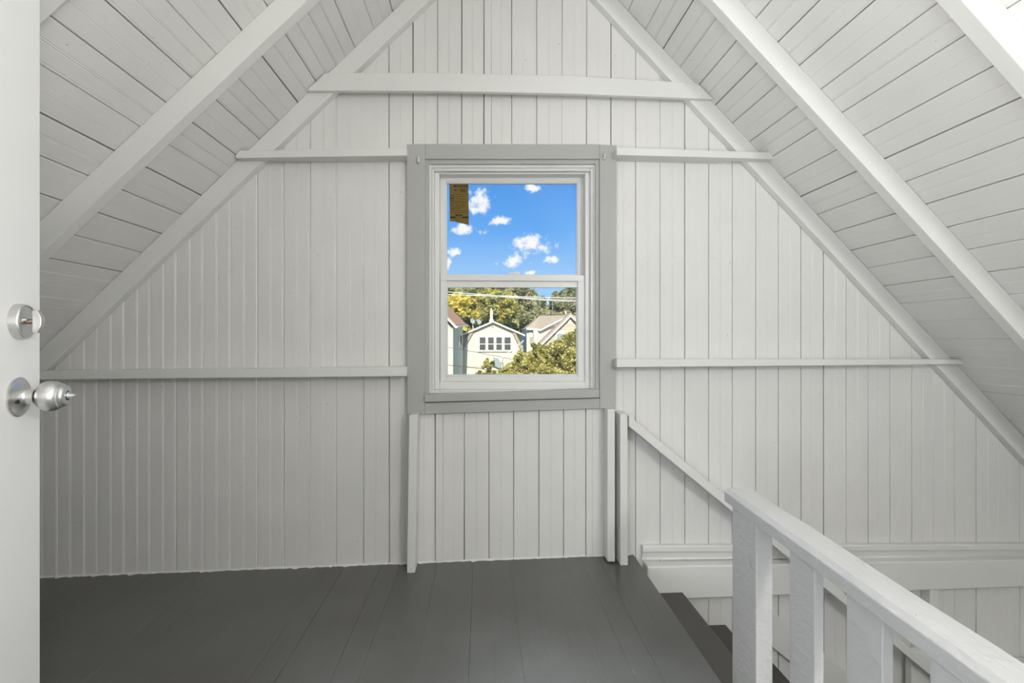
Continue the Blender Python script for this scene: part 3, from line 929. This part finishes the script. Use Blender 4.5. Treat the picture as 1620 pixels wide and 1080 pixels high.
def Q(a, b):
    return (690 + a / 6.0, 430 + b / 6.0)
def O(a, b, y):
    return onY(*Q(a, b), y)
def poly_at(pts, y, depth):
    return prism_y([(p.x, p.z) for p in (O(a, b, y) for a, b in pts)], y, y + depth)
def hpart(name, vf, mat, parent):
    return link(name, mesh(name, vf[0], vf[1], mat), parent)
def hpoly(name, pts, y, depth, mat, parent):
    return hpart(name, poly_at(pts, y, depth), mat, parent)
GZ = -7.2
gnd = shell('ground', box(-150, 150, 3.5, 260, GZ - 0.3, GZ), M_grass, 'grassy ground between the neighbouring houses')
gnd['label'] = 'grassy ground between the neighbouring houses'

# cream gambrel house in the middle
def ridge_roof(parent, e0, ap, e1, y0, y1, th, mat, mtrim):
    """two roof slabs between eave e0, ridge ap and eave e1 (x,z), with pale barge boards at the front"""
    for e in (e0, e1):
        dx, dz = ap[0] - e[0], ap[1] - e[1]
        v, f = prism_y([e, ap, (ap[0], ap[1] + th), (e[0], e[1] + th)], y0, y1)
        rf = hpart('roof', (v, f), mat, parent)
        v, f = prism_y([(e[0], e[1] - th * 0.5), (ap[0], ap[1] - th * 0.5), (ap[0], ap[1] + th * 0.9), (e[0], e[1] + th * 0.9)], y0 - 0.06, y0 - 0.002)
        hpart('barge_board', (v, f), mtrim, rf)
def xz(a, b, y):
    p = O(a, b, y)
    return (p.x, p.z)
h1 = empty('gambrel_house')
tag(h1, 'cream gambrel house with four windows in a row and a brick chimney', 'house')
Y1 = 46.0
g_out = [(540, 484), (737, 566), (815, 735), (815, 1130), (245, 1130), (245, 735), (345, 562)]
hpoly('wall', g_out, Y1, 9.0, M_cream, h1)
hpoly('dormer_wall', [(352, 556), (250, 606), (250, 735), (262, 735)], Y1 + 0.9, 7.0, M_cream, h1)
hpoly('dormer_wall', [(732, 560), (830, 606), (822, 735), (812, 735)], Y1 + 0.9, 7.0, M_cream, h1)
ridge_roof(h1, xz(236, 604, Y1), xz(540, 475, Y1), xz(842, 606, Y1), Y1 - 0.25, Y1 + 9.2, 0.11, M_shin_g, M_trim)
for pa, pb in (((345, 560), (243, 742)), ((735, 563), (817, 742))):
    a, b = O(*pa, Y1), O(*pb, Y1)
    hpart('rake_trim', obox((a.x, Y1 - 0.12, a.z), (b.x, Y1 - 0.12, b.z), 0.24, 0.13, up=(0, 1, 0)), M_shin_b, h1)
hpoly('corner_board', [(238, 742), (252, 742), (252, 1130), (238, 1130)], Y1 - 0.04, 0.04, M_trim, h1)
hpoly('gutter', [(815, 742), (824, 742), (824, 1130), (815, 1130)], Y1 - 0.04, 0.04, M_trim, h1)
for x0, x1 in ((402, 478), (482, 556), (560, 634), (638, 717)):
    w = hpoly('window', [(x0, 610), (x1, 610), (x1, 750), (x0, 750)], Y1 - 0.07, 0.068, M_trim, h1)
    for y0, y1 in ((620, 680), (687, 741)):
        hpoly('pane', [(x0 + 11, y0), (x1 - 10, y0), (x1 - 10, y1), (x0 + 11, y1)], Y1 - 0.085, 0.014, M_pane, w)
hpoly('sill', [(398, 750), (721, 750), (721, 757), (398, 757)], Y1 - 0.11, 0.108, M_ctrim, h1)
vent = hpoly('vent', [(518, 500), (550, 500), (550, 526), (518, 526)], Y1 - 0.03, 0.028, M_ctrim, h1)
for k in range(3):
    hpoly('louvre', [(521, 504 + k * 8), (547, 504 + k * 8), (547, 507 + k * 8), (521, 507 + k * 8)], Y1 - 0.05, 0.019, M_shin_g, vent)
ch = hpoly('chimney', [(511, 362), (538, 362), (538, 452), (511, 452)], Y1 + 4.0, 0.45, M_brick, h1)
hpoly('chimney_base', [(505, 450), (545, 450), (545, 482), (505, 482)], Y1 + 3.9, 0.65, M_trim, ch)
hpoly('chimney_pot', [(516, 346), (529, 346), (529, 362), (516, 362)], Y1 + 4.1, 0.2, M_trim, ch)
for k in range(5):
    hpoly('brick_course', [(509, 374 + k * 16), (540, 374 + k * 16), (540, 377 + k * 16), (509, 377 + k * 16)], Y1 + 3.98, 0.49, M_ctrim, ch)

def dish(px, py, y, foot, label):
    c = O(px, py, y)
    v, f = [], []
    seg = 14
    nrm_d = Vector((0.55, -0.75, 0.45)).normalized()
    s = nrm_d.cross(Vector((0, 0, 1))).normalized(); t = s.cross(nrm_d)
    v.append(tuple(c - nrm_d * 0.07))
    for r, h in ((0.16, -0.05), (0.28, 0.0)):
        for k in range(seg):
            a = 2 * math.pi * k / seg
            v.append(tuple(c + nrm_d * h + (s * math.cos(a) + t * math.sin(a) * 1.1) * r))
    for k in range(seg):
        f.append([0, 1 + k, 1 + (k + 1) % seg])
        f.append([1 + k, 1 + (k + 1) % seg, 1 + seg + (k + 1) % seg, 1 + seg + k])
    root = empty('satellite_dish')
    me = mesh('reflector', v, f, M_teal, True)
    o = link('reflector', me, root)
    md = o.modifiers.new('thickness', 'SOLIDIFY'); md.thickness = 0.03
    b = O(*foot, y)
    link('mast', mesh('mast', *obox((c.x, y + 0.1, c.z - 0.05), (b.x, y + 0.1, b.z - 0.1), 0.07, 0.07, up=(0, 1, 0)), M_trim), root)
    link('feed_arm', mesh('feed_arm', *obox(c - t * 0.25, c + nrm_d * 0.32 - t * 0.08, 0.04, 0.04), M_trim), root)
    tag(root, label, 'dish', 'satellite dishes on the gambrel house')
dish(347, 468, Y1 + 2.0, (352, 548), 'satellite dish on the gambrel roof, farther from the chimney')
dish(407, 473, Y1 + 2.2, (415, 520), 'satellite dish on the gambrel roof, nearer the chimney')

# house at the left edge: gable front, long side wall running away, rust roof
h2 = empty('white_house')
tag(h2, 'pale house with a rust brown roof at the left edge of the window view', 'house')
Y2, Y2b = 38.0, 45.0
c = O(148, 520, Y2); cb = O(150, 1130, Y2)
xl = c.x - 6.5
apx, apz = c.x - 3.2, O(148, 520, Y2).z + 3.4
far_e = O(246, 505, Y2b)
def twist_prism(front, back, y0, y1):
    n = len(front)
    v = [(x, y0, z) for x, z in front] + [(x, y1, z) for x, z in back]
    f = [list(range(n)), list(range(n, 2 * n))[::-1]] + [[i, (i + 1) % n, n + (i + 1) % n, n + i] for i in range(n)]
    return v, f
dxr = far_e.x - c.x
front = [(xl, GZ), (c.x, GZ), (c.x, c.z), (apx, apz), (xl, c.z)]
back = [(x + dxr, z if z < c.z - 1 else z + (far_e.z - c.z)) for x, z in front]
wl = hpart('wall', twist_prism(front, back, Y2, Y2b), M_pale, h2)
# right-hand side wall cladding
v = [(c.x + 0.02, Y2 + 0.02, GZ), (far_e.x + 0.02, Y2b, GZ), (far_e.x + 0.02, Y2b, far_e.z), (c.x + 0.02, Y2 + 0.02, c.z),
     (c.x + 0.06, Y2 + 0.02, GZ), (far_e.x + 0.06, Y2b, GZ), (far_e.x + 0.06, Y2b, far_e.z), (c.x + 0.06, Y2 + 0.02, c.z)]
hpart('side_wall', (v, CUB), M_sidelift, h2)
fr = [(c.x + 0.35, c.z - 0.10), (apx, apz + 0.22), (apx, apz + 0.42), (c.x + 0.35, c.z + 0.14)]
bk = [(x + dxr, z + (far_e.z - c.z)) for x, z in fr]
rf = hpart('roof', twist_prism(fr, bk, Y2 - 0.35, Y2b + 0.3), M_shin_r, h2)
fr2 = [(2 * apx - x, z) for x, z in fr]
hpart('roof', twist_prism(fr2, [(x + dxr, z + (far_e.z - c.z)) for x, z in fr2], Y2 - 0.35, Y2b + 0.3), M_shin_r, h2)
fr = [(c.x + 0.35, c.z - 0.16), (apx, apz + 0.12), (apx, apz + 0.30), (c.x + 0.35, c.z + 0.06)]
hpart('barge_board', prism_y(fr, Y2 - 0.42, Y2 - 0.36), M_trim, rf)
hpart('gutter', obox((c.x + 0.42, Y2 - 0.3, c.z - 0.02), (far_e.x + 0.42, Y2b, far_e.z - 0.02), 0.13, 0.14), M_trim, rf)
hpart('corner_board', box(c.x - 0.12, c.x + 0.10, Y2 - 0.05, Y2 + 0.10, GZ, c.z - 0.1), M_ctrim, h2)
for t0, z0, z1 in ((0.52, 600, 705), (0.72, 604, 700)):
    yy = Y2 + (Y2b - Y2) * t0
    xx = c.x + dxr * t0
    zz0, zz1 = O(200, z1, yy).z, O(200, z0, yy).z
    dxy = dxr / (Y2b - Y2)
    v = [(xx + 0.06, yy, zz0), (xx + 0.06 + dxy * 1.0, yy + 1.0, zz0), (xx + 0.06 + dxy * 1.0, yy + 1.0, zz1), (xx + 0.06, yy, zz1),
         (xx + 0.10, yy, zz0), (xx + 0.10 + dxy * 1.0, yy + 1.0, zz0), (xx + 0.10 + dxy * 1.0, yy + 1.0, zz1), (xx + 0.10, yy, zz1)]
    hpart('side_window', (v, CUB), M_pane, h2)

# tan house on the right: hipped main roof and a steep front gable
h3 = empty('tan_house')
tag(h3, 'tan house with a taupe roof and steep front gable behind the leafy tree', 'house')
Y3 = 52.0
hpoly('wall', [(858, 540), (932, 540), (932, 1050), (858, 1050)], Y3 + 1.6, 6.0, M_pale, h3)
hpoly('wall', [(932, 548), (990, 548), (1240, 425), (1480, 425), (1480, 1050), (932, 1050)], Y3 + 0.8, 6.5, M_pale, h3)
# hipped roof as a solid
yA3, yB3 = Y3 + 0.5, Y3 + 8.0
a = O(856, 536, Y3 + 1.3); b = O(988, 548, yA3); r0 = O(985, 415, Y3 + 4.4); r1 = O(1500, 412, Y3 + 4.4); c3 = O(1246, 411, yA3); c4 = O(1500, 411, yA3)
back0 = Vector((a.x, yB3, a.z)); back1 = Vector((c4.x, yB3, a.z))
m0 = O(930, 541, Y3 + 1.3)
verts = [tuple(p) for p in (a, m0, b, c3, c4, r0, r1, back0, back1)]
faces = [[0, 1, 5], [1, 2, 5], [2, 3, 5], [3, 4, 6, 5], [0, 5, 7], [5, 6, 8, 7], [4, 8, 6], [0, 7, 8, 4, 3, 2, 1]]
rf3 = hpart('roof', (verts, faces), M_shin_b, h3)
hpart('rake_trim', obox(O(990, 552, yA3 - 0.1), O(1252, 420, yA3 - 0.1), 0.10, 0.15, up=(0, 0, 1)), M_trim, rf3)
hpart('eave_trim', obox(O(856, 539, Y3 + 1.2), O(932, 544, Y3 + 1.2), 0.10, 0.20), M_trim, rf3)
hpart('eave_trim', obox(O(932, 544, Y3 + 1.2), O(992, 552, yA3 - 0.1), 0.10, 0.20), M_trim, rf3)
hpoly('corner_board', [(986, 556), (1002, 552), (1002, 1050), (986, 1050)], Y3 + 0.74, 0.05, M_ctrim, h3)
hpoly('corner_board', [(924, 546), (942, 546), (942, 1050), (924, 1050)], Y3 + 0.74, 0.85, M_ctrim, h3)
hpoly('gable_wall', [(1276, 425), (1560, 680), (1560, 1050), (990, 1050), (990, 695)], Y3 - 1.0, 1.7, M_tan, h3)
for e in ((985, 700), (1567, 694)):
    p, q = O(*e, Y3 - 1.25), O(1276, 412, Y3 - 1.25)
    rg = hpart('roof', prism_y([(p.x, p.z), (q.x, q.z), (q.x, q.z + 0.30), (p.x, p.z + 0.30)], Y3 - 1.3, Y3 + 3.0), M_shin_b, h3)
    hpart('barge_board', prism_y([(p.x, p.z - 0.16), (q.x, q.z - 0.16), (q.x, q.z + 0.04), (p.x, p.z + 0.04)], Y3 - 1.38, Y3 - 1.302), M_trim, rg)
hpoly('band', [(1130, 556), (1440, 556), (1440, 578), (1130, 578)], Y3 - 1.05, 0.045, M_ctrim, h3)
hpoly('louvre', [(1255, 452), (1284, 452), (1284, 500), (1255, 500)], Y3 - 1.06, 0.055, M_ctrim, h3)
for x0, x1 in ((1140, 1212), (1220, 1292)):
    w = hpoly('window', [(x0, 578), (x1, 578), (x1, 650), (x0, 650)], Y3 - 1.06, 0.058, M_trim, h3)
    hpoly('pane', [(x0 + 8, 585), (x1 - 8, 585), (x1 - 8, 644), (x0 + 8, 644)], Y3 - 1.08, 0.018, M_teal, w)
w = hpoly('window', [(880, 562), (920, 562), (920, 668), (880, 668)], Y3 + 1.53, 0.068, M_ctrim, h3)
hpoly('pane', [(888, 570), (914, 570), (914, 612), (888, 612)], Y3 + 1.51, 0.018, M_trim, w)
hpoly('pane', [(888, 617), (914, 617), (914, 660), (888, 660)], Y3 + 1.51, 0.018, M_teal, w)
hpoly('vent_pipe', [(1226, 372), (1236, 372), (1236, 416), (1226, 416)], Y3 + 4.4, 0.12, M_trim, h3)

# small outbuilding with a teal roof in front of the gambrel house
h4 = empty('small_porch')
tag(h4, 'small white porch with a teal metal roof in front of the gambrel house', 'porch')
Y4 = 40.0
hpoly('wall', [(548, 850), (608, 890), (608, 1100), (548, 1100)], Y4, 1.2, M_trim, h4)
p, q = O(548, 815, Y4 - 0.2), O(622, 890, Y4 - 0.2)
hpart('roof', prism_y([(p.x - 0.12, p.z - 0.55), (p.x, p.z), (p.x + 0.35, p.z - 0.05), (q.x, q.z + 0.1), (q.x, q.z - 0.35)], Y4 - 0.25, Y4 - 0.02), M_teal, h4)
hpart('roof_slope', prism_y([(p.x, p.z - 0.12), (q.x + 0.2, q.z), (q.x + 0.2, q.z + 0.12), (p.x, p.z)], Y4 - 0.02, Y4 + 1.6), M_teal, h4)
hpoly('door', [(560, 905), (592, 915), (592, 1090), (560, 1090)], Y4 - 0.05, 0.048, M_pale, h4)

# ---- trees
def leaf_mat(name, stops, trans=0.35, scale=0.5):
    m, nt, b = new_mat(name)
    N, L = nt.nodes.new, nt.links.new
    nt.nodes.remove(b)
    geo = N('ShaderNodeNewGeometry')
    n = N('ShaderNodeTexNoise'); n.inputs['Scale'].default_value = scale; n.inputs['Detail'].default_value = 3.0
    L(geo.outputs['Position'], n.inputs['Vector'])
    a = N('ShaderNodeMath'); a.operation = 'MULTIPLY_ADD'; a.inputs[1].default_value = 0.34
    L(geo.outputs['Random Per Island'], a.inputs[0])
    sb = N('ShaderNodeMath'); sb.operation = 'SUBTRACT'; sb.inputs[1].default_value = 0.17; L(n.outputs['Fac'], sb.inputs[0])
    L(sb.outputs[0], a.inputs[2])
    r = N('ShaderNodeValToRGB')
    cr = r.color_ramp
    cr.elements[0].position, cr.elements[0].color = stops[0][0], stops[0][1] + (1,)
    cr.elements[1].position, cr.elements[1].color = stops[-1][0], stops[-1][1] + (1,)
    for p, c_ in stops[1:-1]:
        e = cr.elements.new(p); e.color = c_ + (1,)
    L(a.outputs[0], r.inputs[0])
    d = N('ShaderNodeBsdfDiffuse'); t = N('ShaderNodeBsdfTranslucent')
    L(r.outputs[0], d.inputs[0]); L(r.outputs[0], t.inputs[0])
    mx = N('ShaderNodeMixShader'); mx.inputs[0].default_value = trans
    L(d.outputs[0], mx.inputs[1]); L(t.outputs[0], mx.inputs[2])
    L(mx.outputs[0], nt.nodes['Material Output'].inputs[0])
    return m
M_leafY = leaf_mat('yellowing_maple_leaves', [(0.26, (0.24, 0.26, 0.13)), (0.45, (0.42, 0.42, 0.16)), (0.60, (0.64, 0.58, 0.16)), (0.78, (0.92, 0.72, 0.12))], scale=0.32)
M_leafG = leaf_mat('olive_green_leaves', [(0.28, (0.22, 0.24, 0.13)), (0.5, (0.40, 0.41, 0.21)), (0.7, (0.62, 0.58, 0.32))], scale=0.35)
M_leafB = leaf_mat('bright_shrub_leaves', [(0.30, (0.16, 0.16, 0.03)), (0.48, (0.46, 0.42, 0.10)), (0.66, (0.86, 0.76, 0.32))], scale=2.2)
M_bark = plain('bark', (0.16, 0.12, 0.09), 0.9, var=0.3)
def leaves(name, blobs, size, mat, parent, jit=1.0):
    P_, = [[]]
    cs = []
    for (cx, cy, cz, rx, ry, rz, n) in blobs:
        d = rng.normal(size=(n, 3)); d /= np.linalg.norm(d, axis=1)[:, None]
        r = 0.55 + 0.45 * rng.random((n, 1)) ** 0.6
        # clumps on the blob
        k = max(6, n // 160)
        cd = rng.normal(size=(k, 3)); cd /= np.linalg.norm(cd, axis=1)[:, None]
        idx = rng.integers(0, k, n)
        pos = cd[idx] * (0.62 + 0.38 * rng.random((k, 1)))[idx] + d * r * 0.34
        pos *= np.array([rx, ry, rz])
        cs.append(pos + np.array([cx, cy, cz]))
    C_ = np.concatenate(cs)
    n = len(C_)
    a = rng.normal(size=(n, 3)); a /= np.linalg.norm(a, axis=1)[:, None]
    b = rng.normal(size=(n, 3)); b -= a * (a * b).sum(1)[:, None]; b /= np.linalg.norm(b, axis=1)[:, None]
    s = size * (0.6 + 0.8 * rng.random((n, 1)))
    V = np.stack([C_ - a * s, C_ + b * s * 0.55, C_ + a * s, C_ - b * s * 0.55], axis=1).reshape(-1, 3)
    me = bpy.data.meshes.new(name)
    me.vertices.add(4 * n); me.vertices.foreach_set('co', V.astype(np.float32).ravel())
    me.loops.add(4 * n); me.loops.foreach_set('vertex_index', np.arange(4 * n, dtype=np.int32))
    me.polygons.add(n); me.polygons.foreach_set('loop_start', np.arange(0, 4 * n, 4, dtype=np.int32))
    me.polygons.foreach_set('loop_total', np.full(n, 4, dtype=np.int32))
    me.update(calc_edges=True)
    me.materials.append(mat)
    o = link(name, me, parent)
    o['kind'] = 'stuff'
    return o
def tree(label, name, y, blobs_px, leaf, mat, trunk_px, trunk_r, group=None):
    """blobs_px: (a, b, ra, rb, n, dy) in crop units"""
    root = empty(name)
    sc = y / F / 6.0
    bl = []
    for a, b, ra, rb, n, dy in blobs_px:
        p = O(a, b, y + dy)
        bl.append((p.x, p.y, p.z, ra * sc, max(ra, rb) * sc * 0.8, rb * sc, n))
    leaves('foliage', bl, leaf, mat, root)
    p = O(trunk_px[0], trunk_px[1], y)
    ns = 9
    v, f = [], []
    pts = [(p.x, GZ, trunk_r * 1.3), (p.x + 0.15, GZ + 2.5, trunk_r), (p.x - 0.1, (GZ + p.z) / 2 + 1, trunk_r * 0.8), (p.x + 0.1, p.z, trunk_r * 0.35)]
    for xx, zz, r in pts:
        for k in range(ns):
            an = 2 * math.pi * k / ns
            v.append((xx + r * math.cos(an), y + r * math.sin(an), zz))
    for i in range(len(pts) - 1):
        for k in range(ns):
            f.append([i * ns + k, i * ns + (k + 1) % ns, (i + 1) * ns + (k + 1) % ns, (i + 1) * ns + k])
    f += [list(range(ns))[::-1], list(range((len(pts) - 1) * ns, len(pts) * ns))]
    vf = [(v, f)]
    base_p = Vector((p.x, y, p.z - (p.z - GZ) * 0.25))
    for bx, by, bz, rx, ry, rz, n in bl:
        vf.append(obox(base_p, (bx, by, bz), trunk_r * 0.3, trunk_r * 0.3, up=(0, 1, 0.1)))
    v, f = join(*vf)
    link('trunk', mesh('trunk', v, f, M_bark), root)
    return tag(root, label, 'tree', group)
tree('large yellowing tree behind the gambrel house chimney', 'maple_tree', 66.0,
     [(240, 300, 190, 130, 5200, 0), (420, 280, 190, 140, 5600, 1), (590, 330, 170, 140, 5000, -1), (330, 470, 200, 110, 4200, 0), (560, 470, 170, 90, 3200, 1), (160, 420, 120, 130, 2600, 0), (430, 170, 150, 60, 1800, 2), (560, 120, 130, 60, 1500, 2), (200, 210, 120, 70, 1800, 0)],
     0.36, M_leafY, (430, 380), 0.5, 'trees behind the houses')
tree('large olive green tree between the chimney and the tan house', 'olive_tree', 72.0,
     [(760, 260, 170, 130, 4800, 0), (900, 330, 130, 130, 4200, 0), (720, 430, 170, 140, 4600, 0), (900, 460, 120, 90, 2800, -2), (700, 170, 150, 70, 2400, 1), (640, 560, 200, 70, 2200, 2), (975, 320, 62, 75, 1200, 0)],
     0.38, M_leafG, (800, 400), 0.5, 'trees behind the houses')
tree('dark green tree behind the tan house roof at the right', 'green_tree', 76.0,
     [(1160, 330, 120, 110, 3800, 0), (1290, 270, 120, 120, 4200, 0), (1120, 400, 100, 60, 1800, 0), (1400, 330, 150, 150, 3600, 1), (1270, 190, 55, 45, 1000, 0), (1170, 225, 50, 40, 700, 0), (1330, 400, 140, 70, 1800, 0)],
     0.36, M_leafG, (1250, 350), 0.45, 'trees behind the houses')
tree('leafy yellow green tree in the lower right of the window view', 'shrubby_tree', 20.0,
     [(1220, 800, 170, 180, 9000, 0), (1020, 860, 170, 150, 8000, 0.4), (1330, 700, 110, 130, 4200, -0.3), (850, 900, 130, 110, 5200, 0), (720, 950, 100, 80, 3400, 0), (1130, 700, 60, 70, 1500, 0), (1100, 980, 320, 80, 6000, -0.4), (790, 800, 45, 60, 500, 0.2), (930, 740, 60, 60, 700, 0.2), (1350, 600, 50, 60, 600, 0), (640, 960, 50, 50, 900, 0)],
     0.062, M_leafB, (1120, 950), 0.14)
tree('small bush growing beside the teal porch roof', 'small_bush', 32.0,
     [(505, 900, 42, 70, 1500, 0), (480, 880, 45, 40, 400, 0), (420, 965, 50, 25, 300, 0), (520, 960, 50, 40, 900, 0)],
     0.10, M_leafB, (505, 940), 0.06)

# ---- overhead wires
def wire(label, pts, y, r, mat):
    P3 = [O(a, b, y) for a, b in pts]
    segs = []
    for p, q in zip(P3[:-1], P3[1:]):
        segs.append(obox(p, q, r, r, up=(0, 1, 0.01)))
    v, f = join(*segs)
    tag(link('overhead_wire', mesh('overhead_wire', v, f, mat)), label, 'wire', 'overhead wires across the yards')
wire('upper pale overhead wire crossing in front of the trees', [(-420, 165), (115, 190), (480, 217), (800, 243), (1060, 262), (1345, 270), (1820, 290)], 27.0, 0.030, M_wirew)
wire('lower pale overhead wire crossing in front of the trees', [(-420, 203), (115, 215), (480, 222), (800, 232), (1060, 243), (1345, 247), (1820, 252)], 27.03, 0.028, M_wirew)
wire('lowest pale overhead wire in front of the right hand tree', [(-420, 190), (480, 228), (800, 250), (1060, 272), (1345, 282), (1820, 305)], 26.97, 0.024, M_wirew)
wire('dark overhead wire crossing below the row of four windows', [(-300, 690), (115, 715), (400, 765), (680, 820), (900, 880)], 24.0, 0.024, M_wired)
wire('thick dark overhead wire low across the gambrel house', [(-300, 840), (115, 885), (350, 910), (600, 942), (900, 1000)], 24.0, 0.030, M_wired)
wire('thin dark overhead wire low across the gambrel house', [(-300, 850), (115, 884), (350, 902), (660, 915), (900, 960)], 24.5, 0.018, M_wired)
wire('thin upright service cable beside the teal porch', [(632, 800), (632, 1000), (632, 1150)], 24.2, 0.022, M_wired)
wire('thin grey cable hanging down in front of the tan house', [(1104, 262), (1098, 640), (1088, 960), (1088, 1150)], 26.4, 0.022, M_teal)

for a_, lab_ in ((-420, 'wooden utility pole carrying the overhead wires, far to the left'), (1820, 'wooden utility pole carrying the overhead wires, far to the right')):
    pp = O(a_, 230, 27.0)
    root = empty('utility_pole')
    vv_, ff_ = [], []
    for r_, z_ in ((0.16, GZ), (0.12, 4.4)):
        vv_ += [(pp.x + r_ * math.cos(k * math.pi / 4), 27.0 + r_ * math.sin(k * math.pi / 4), z_) for k in range(8)]
    ff_ = [list(range(8))[::-1], list(range(8, 16))] + [[k, (k + 1) % 8, 8 + (k + 1) % 8, 8 + k] for k in range(8)]
    link('pole', mesh('pole', vv_, ff_, M_bark), root)
    link('cross_arm', mesh('cross_arm', *box(pp.x - 0.06, pp.x + 0.06, 25.6, 28.4, 2.55, 2.70), M_bark), root)
    tag(root, lab_, 'pole', 'utility poles of the overhead wires')
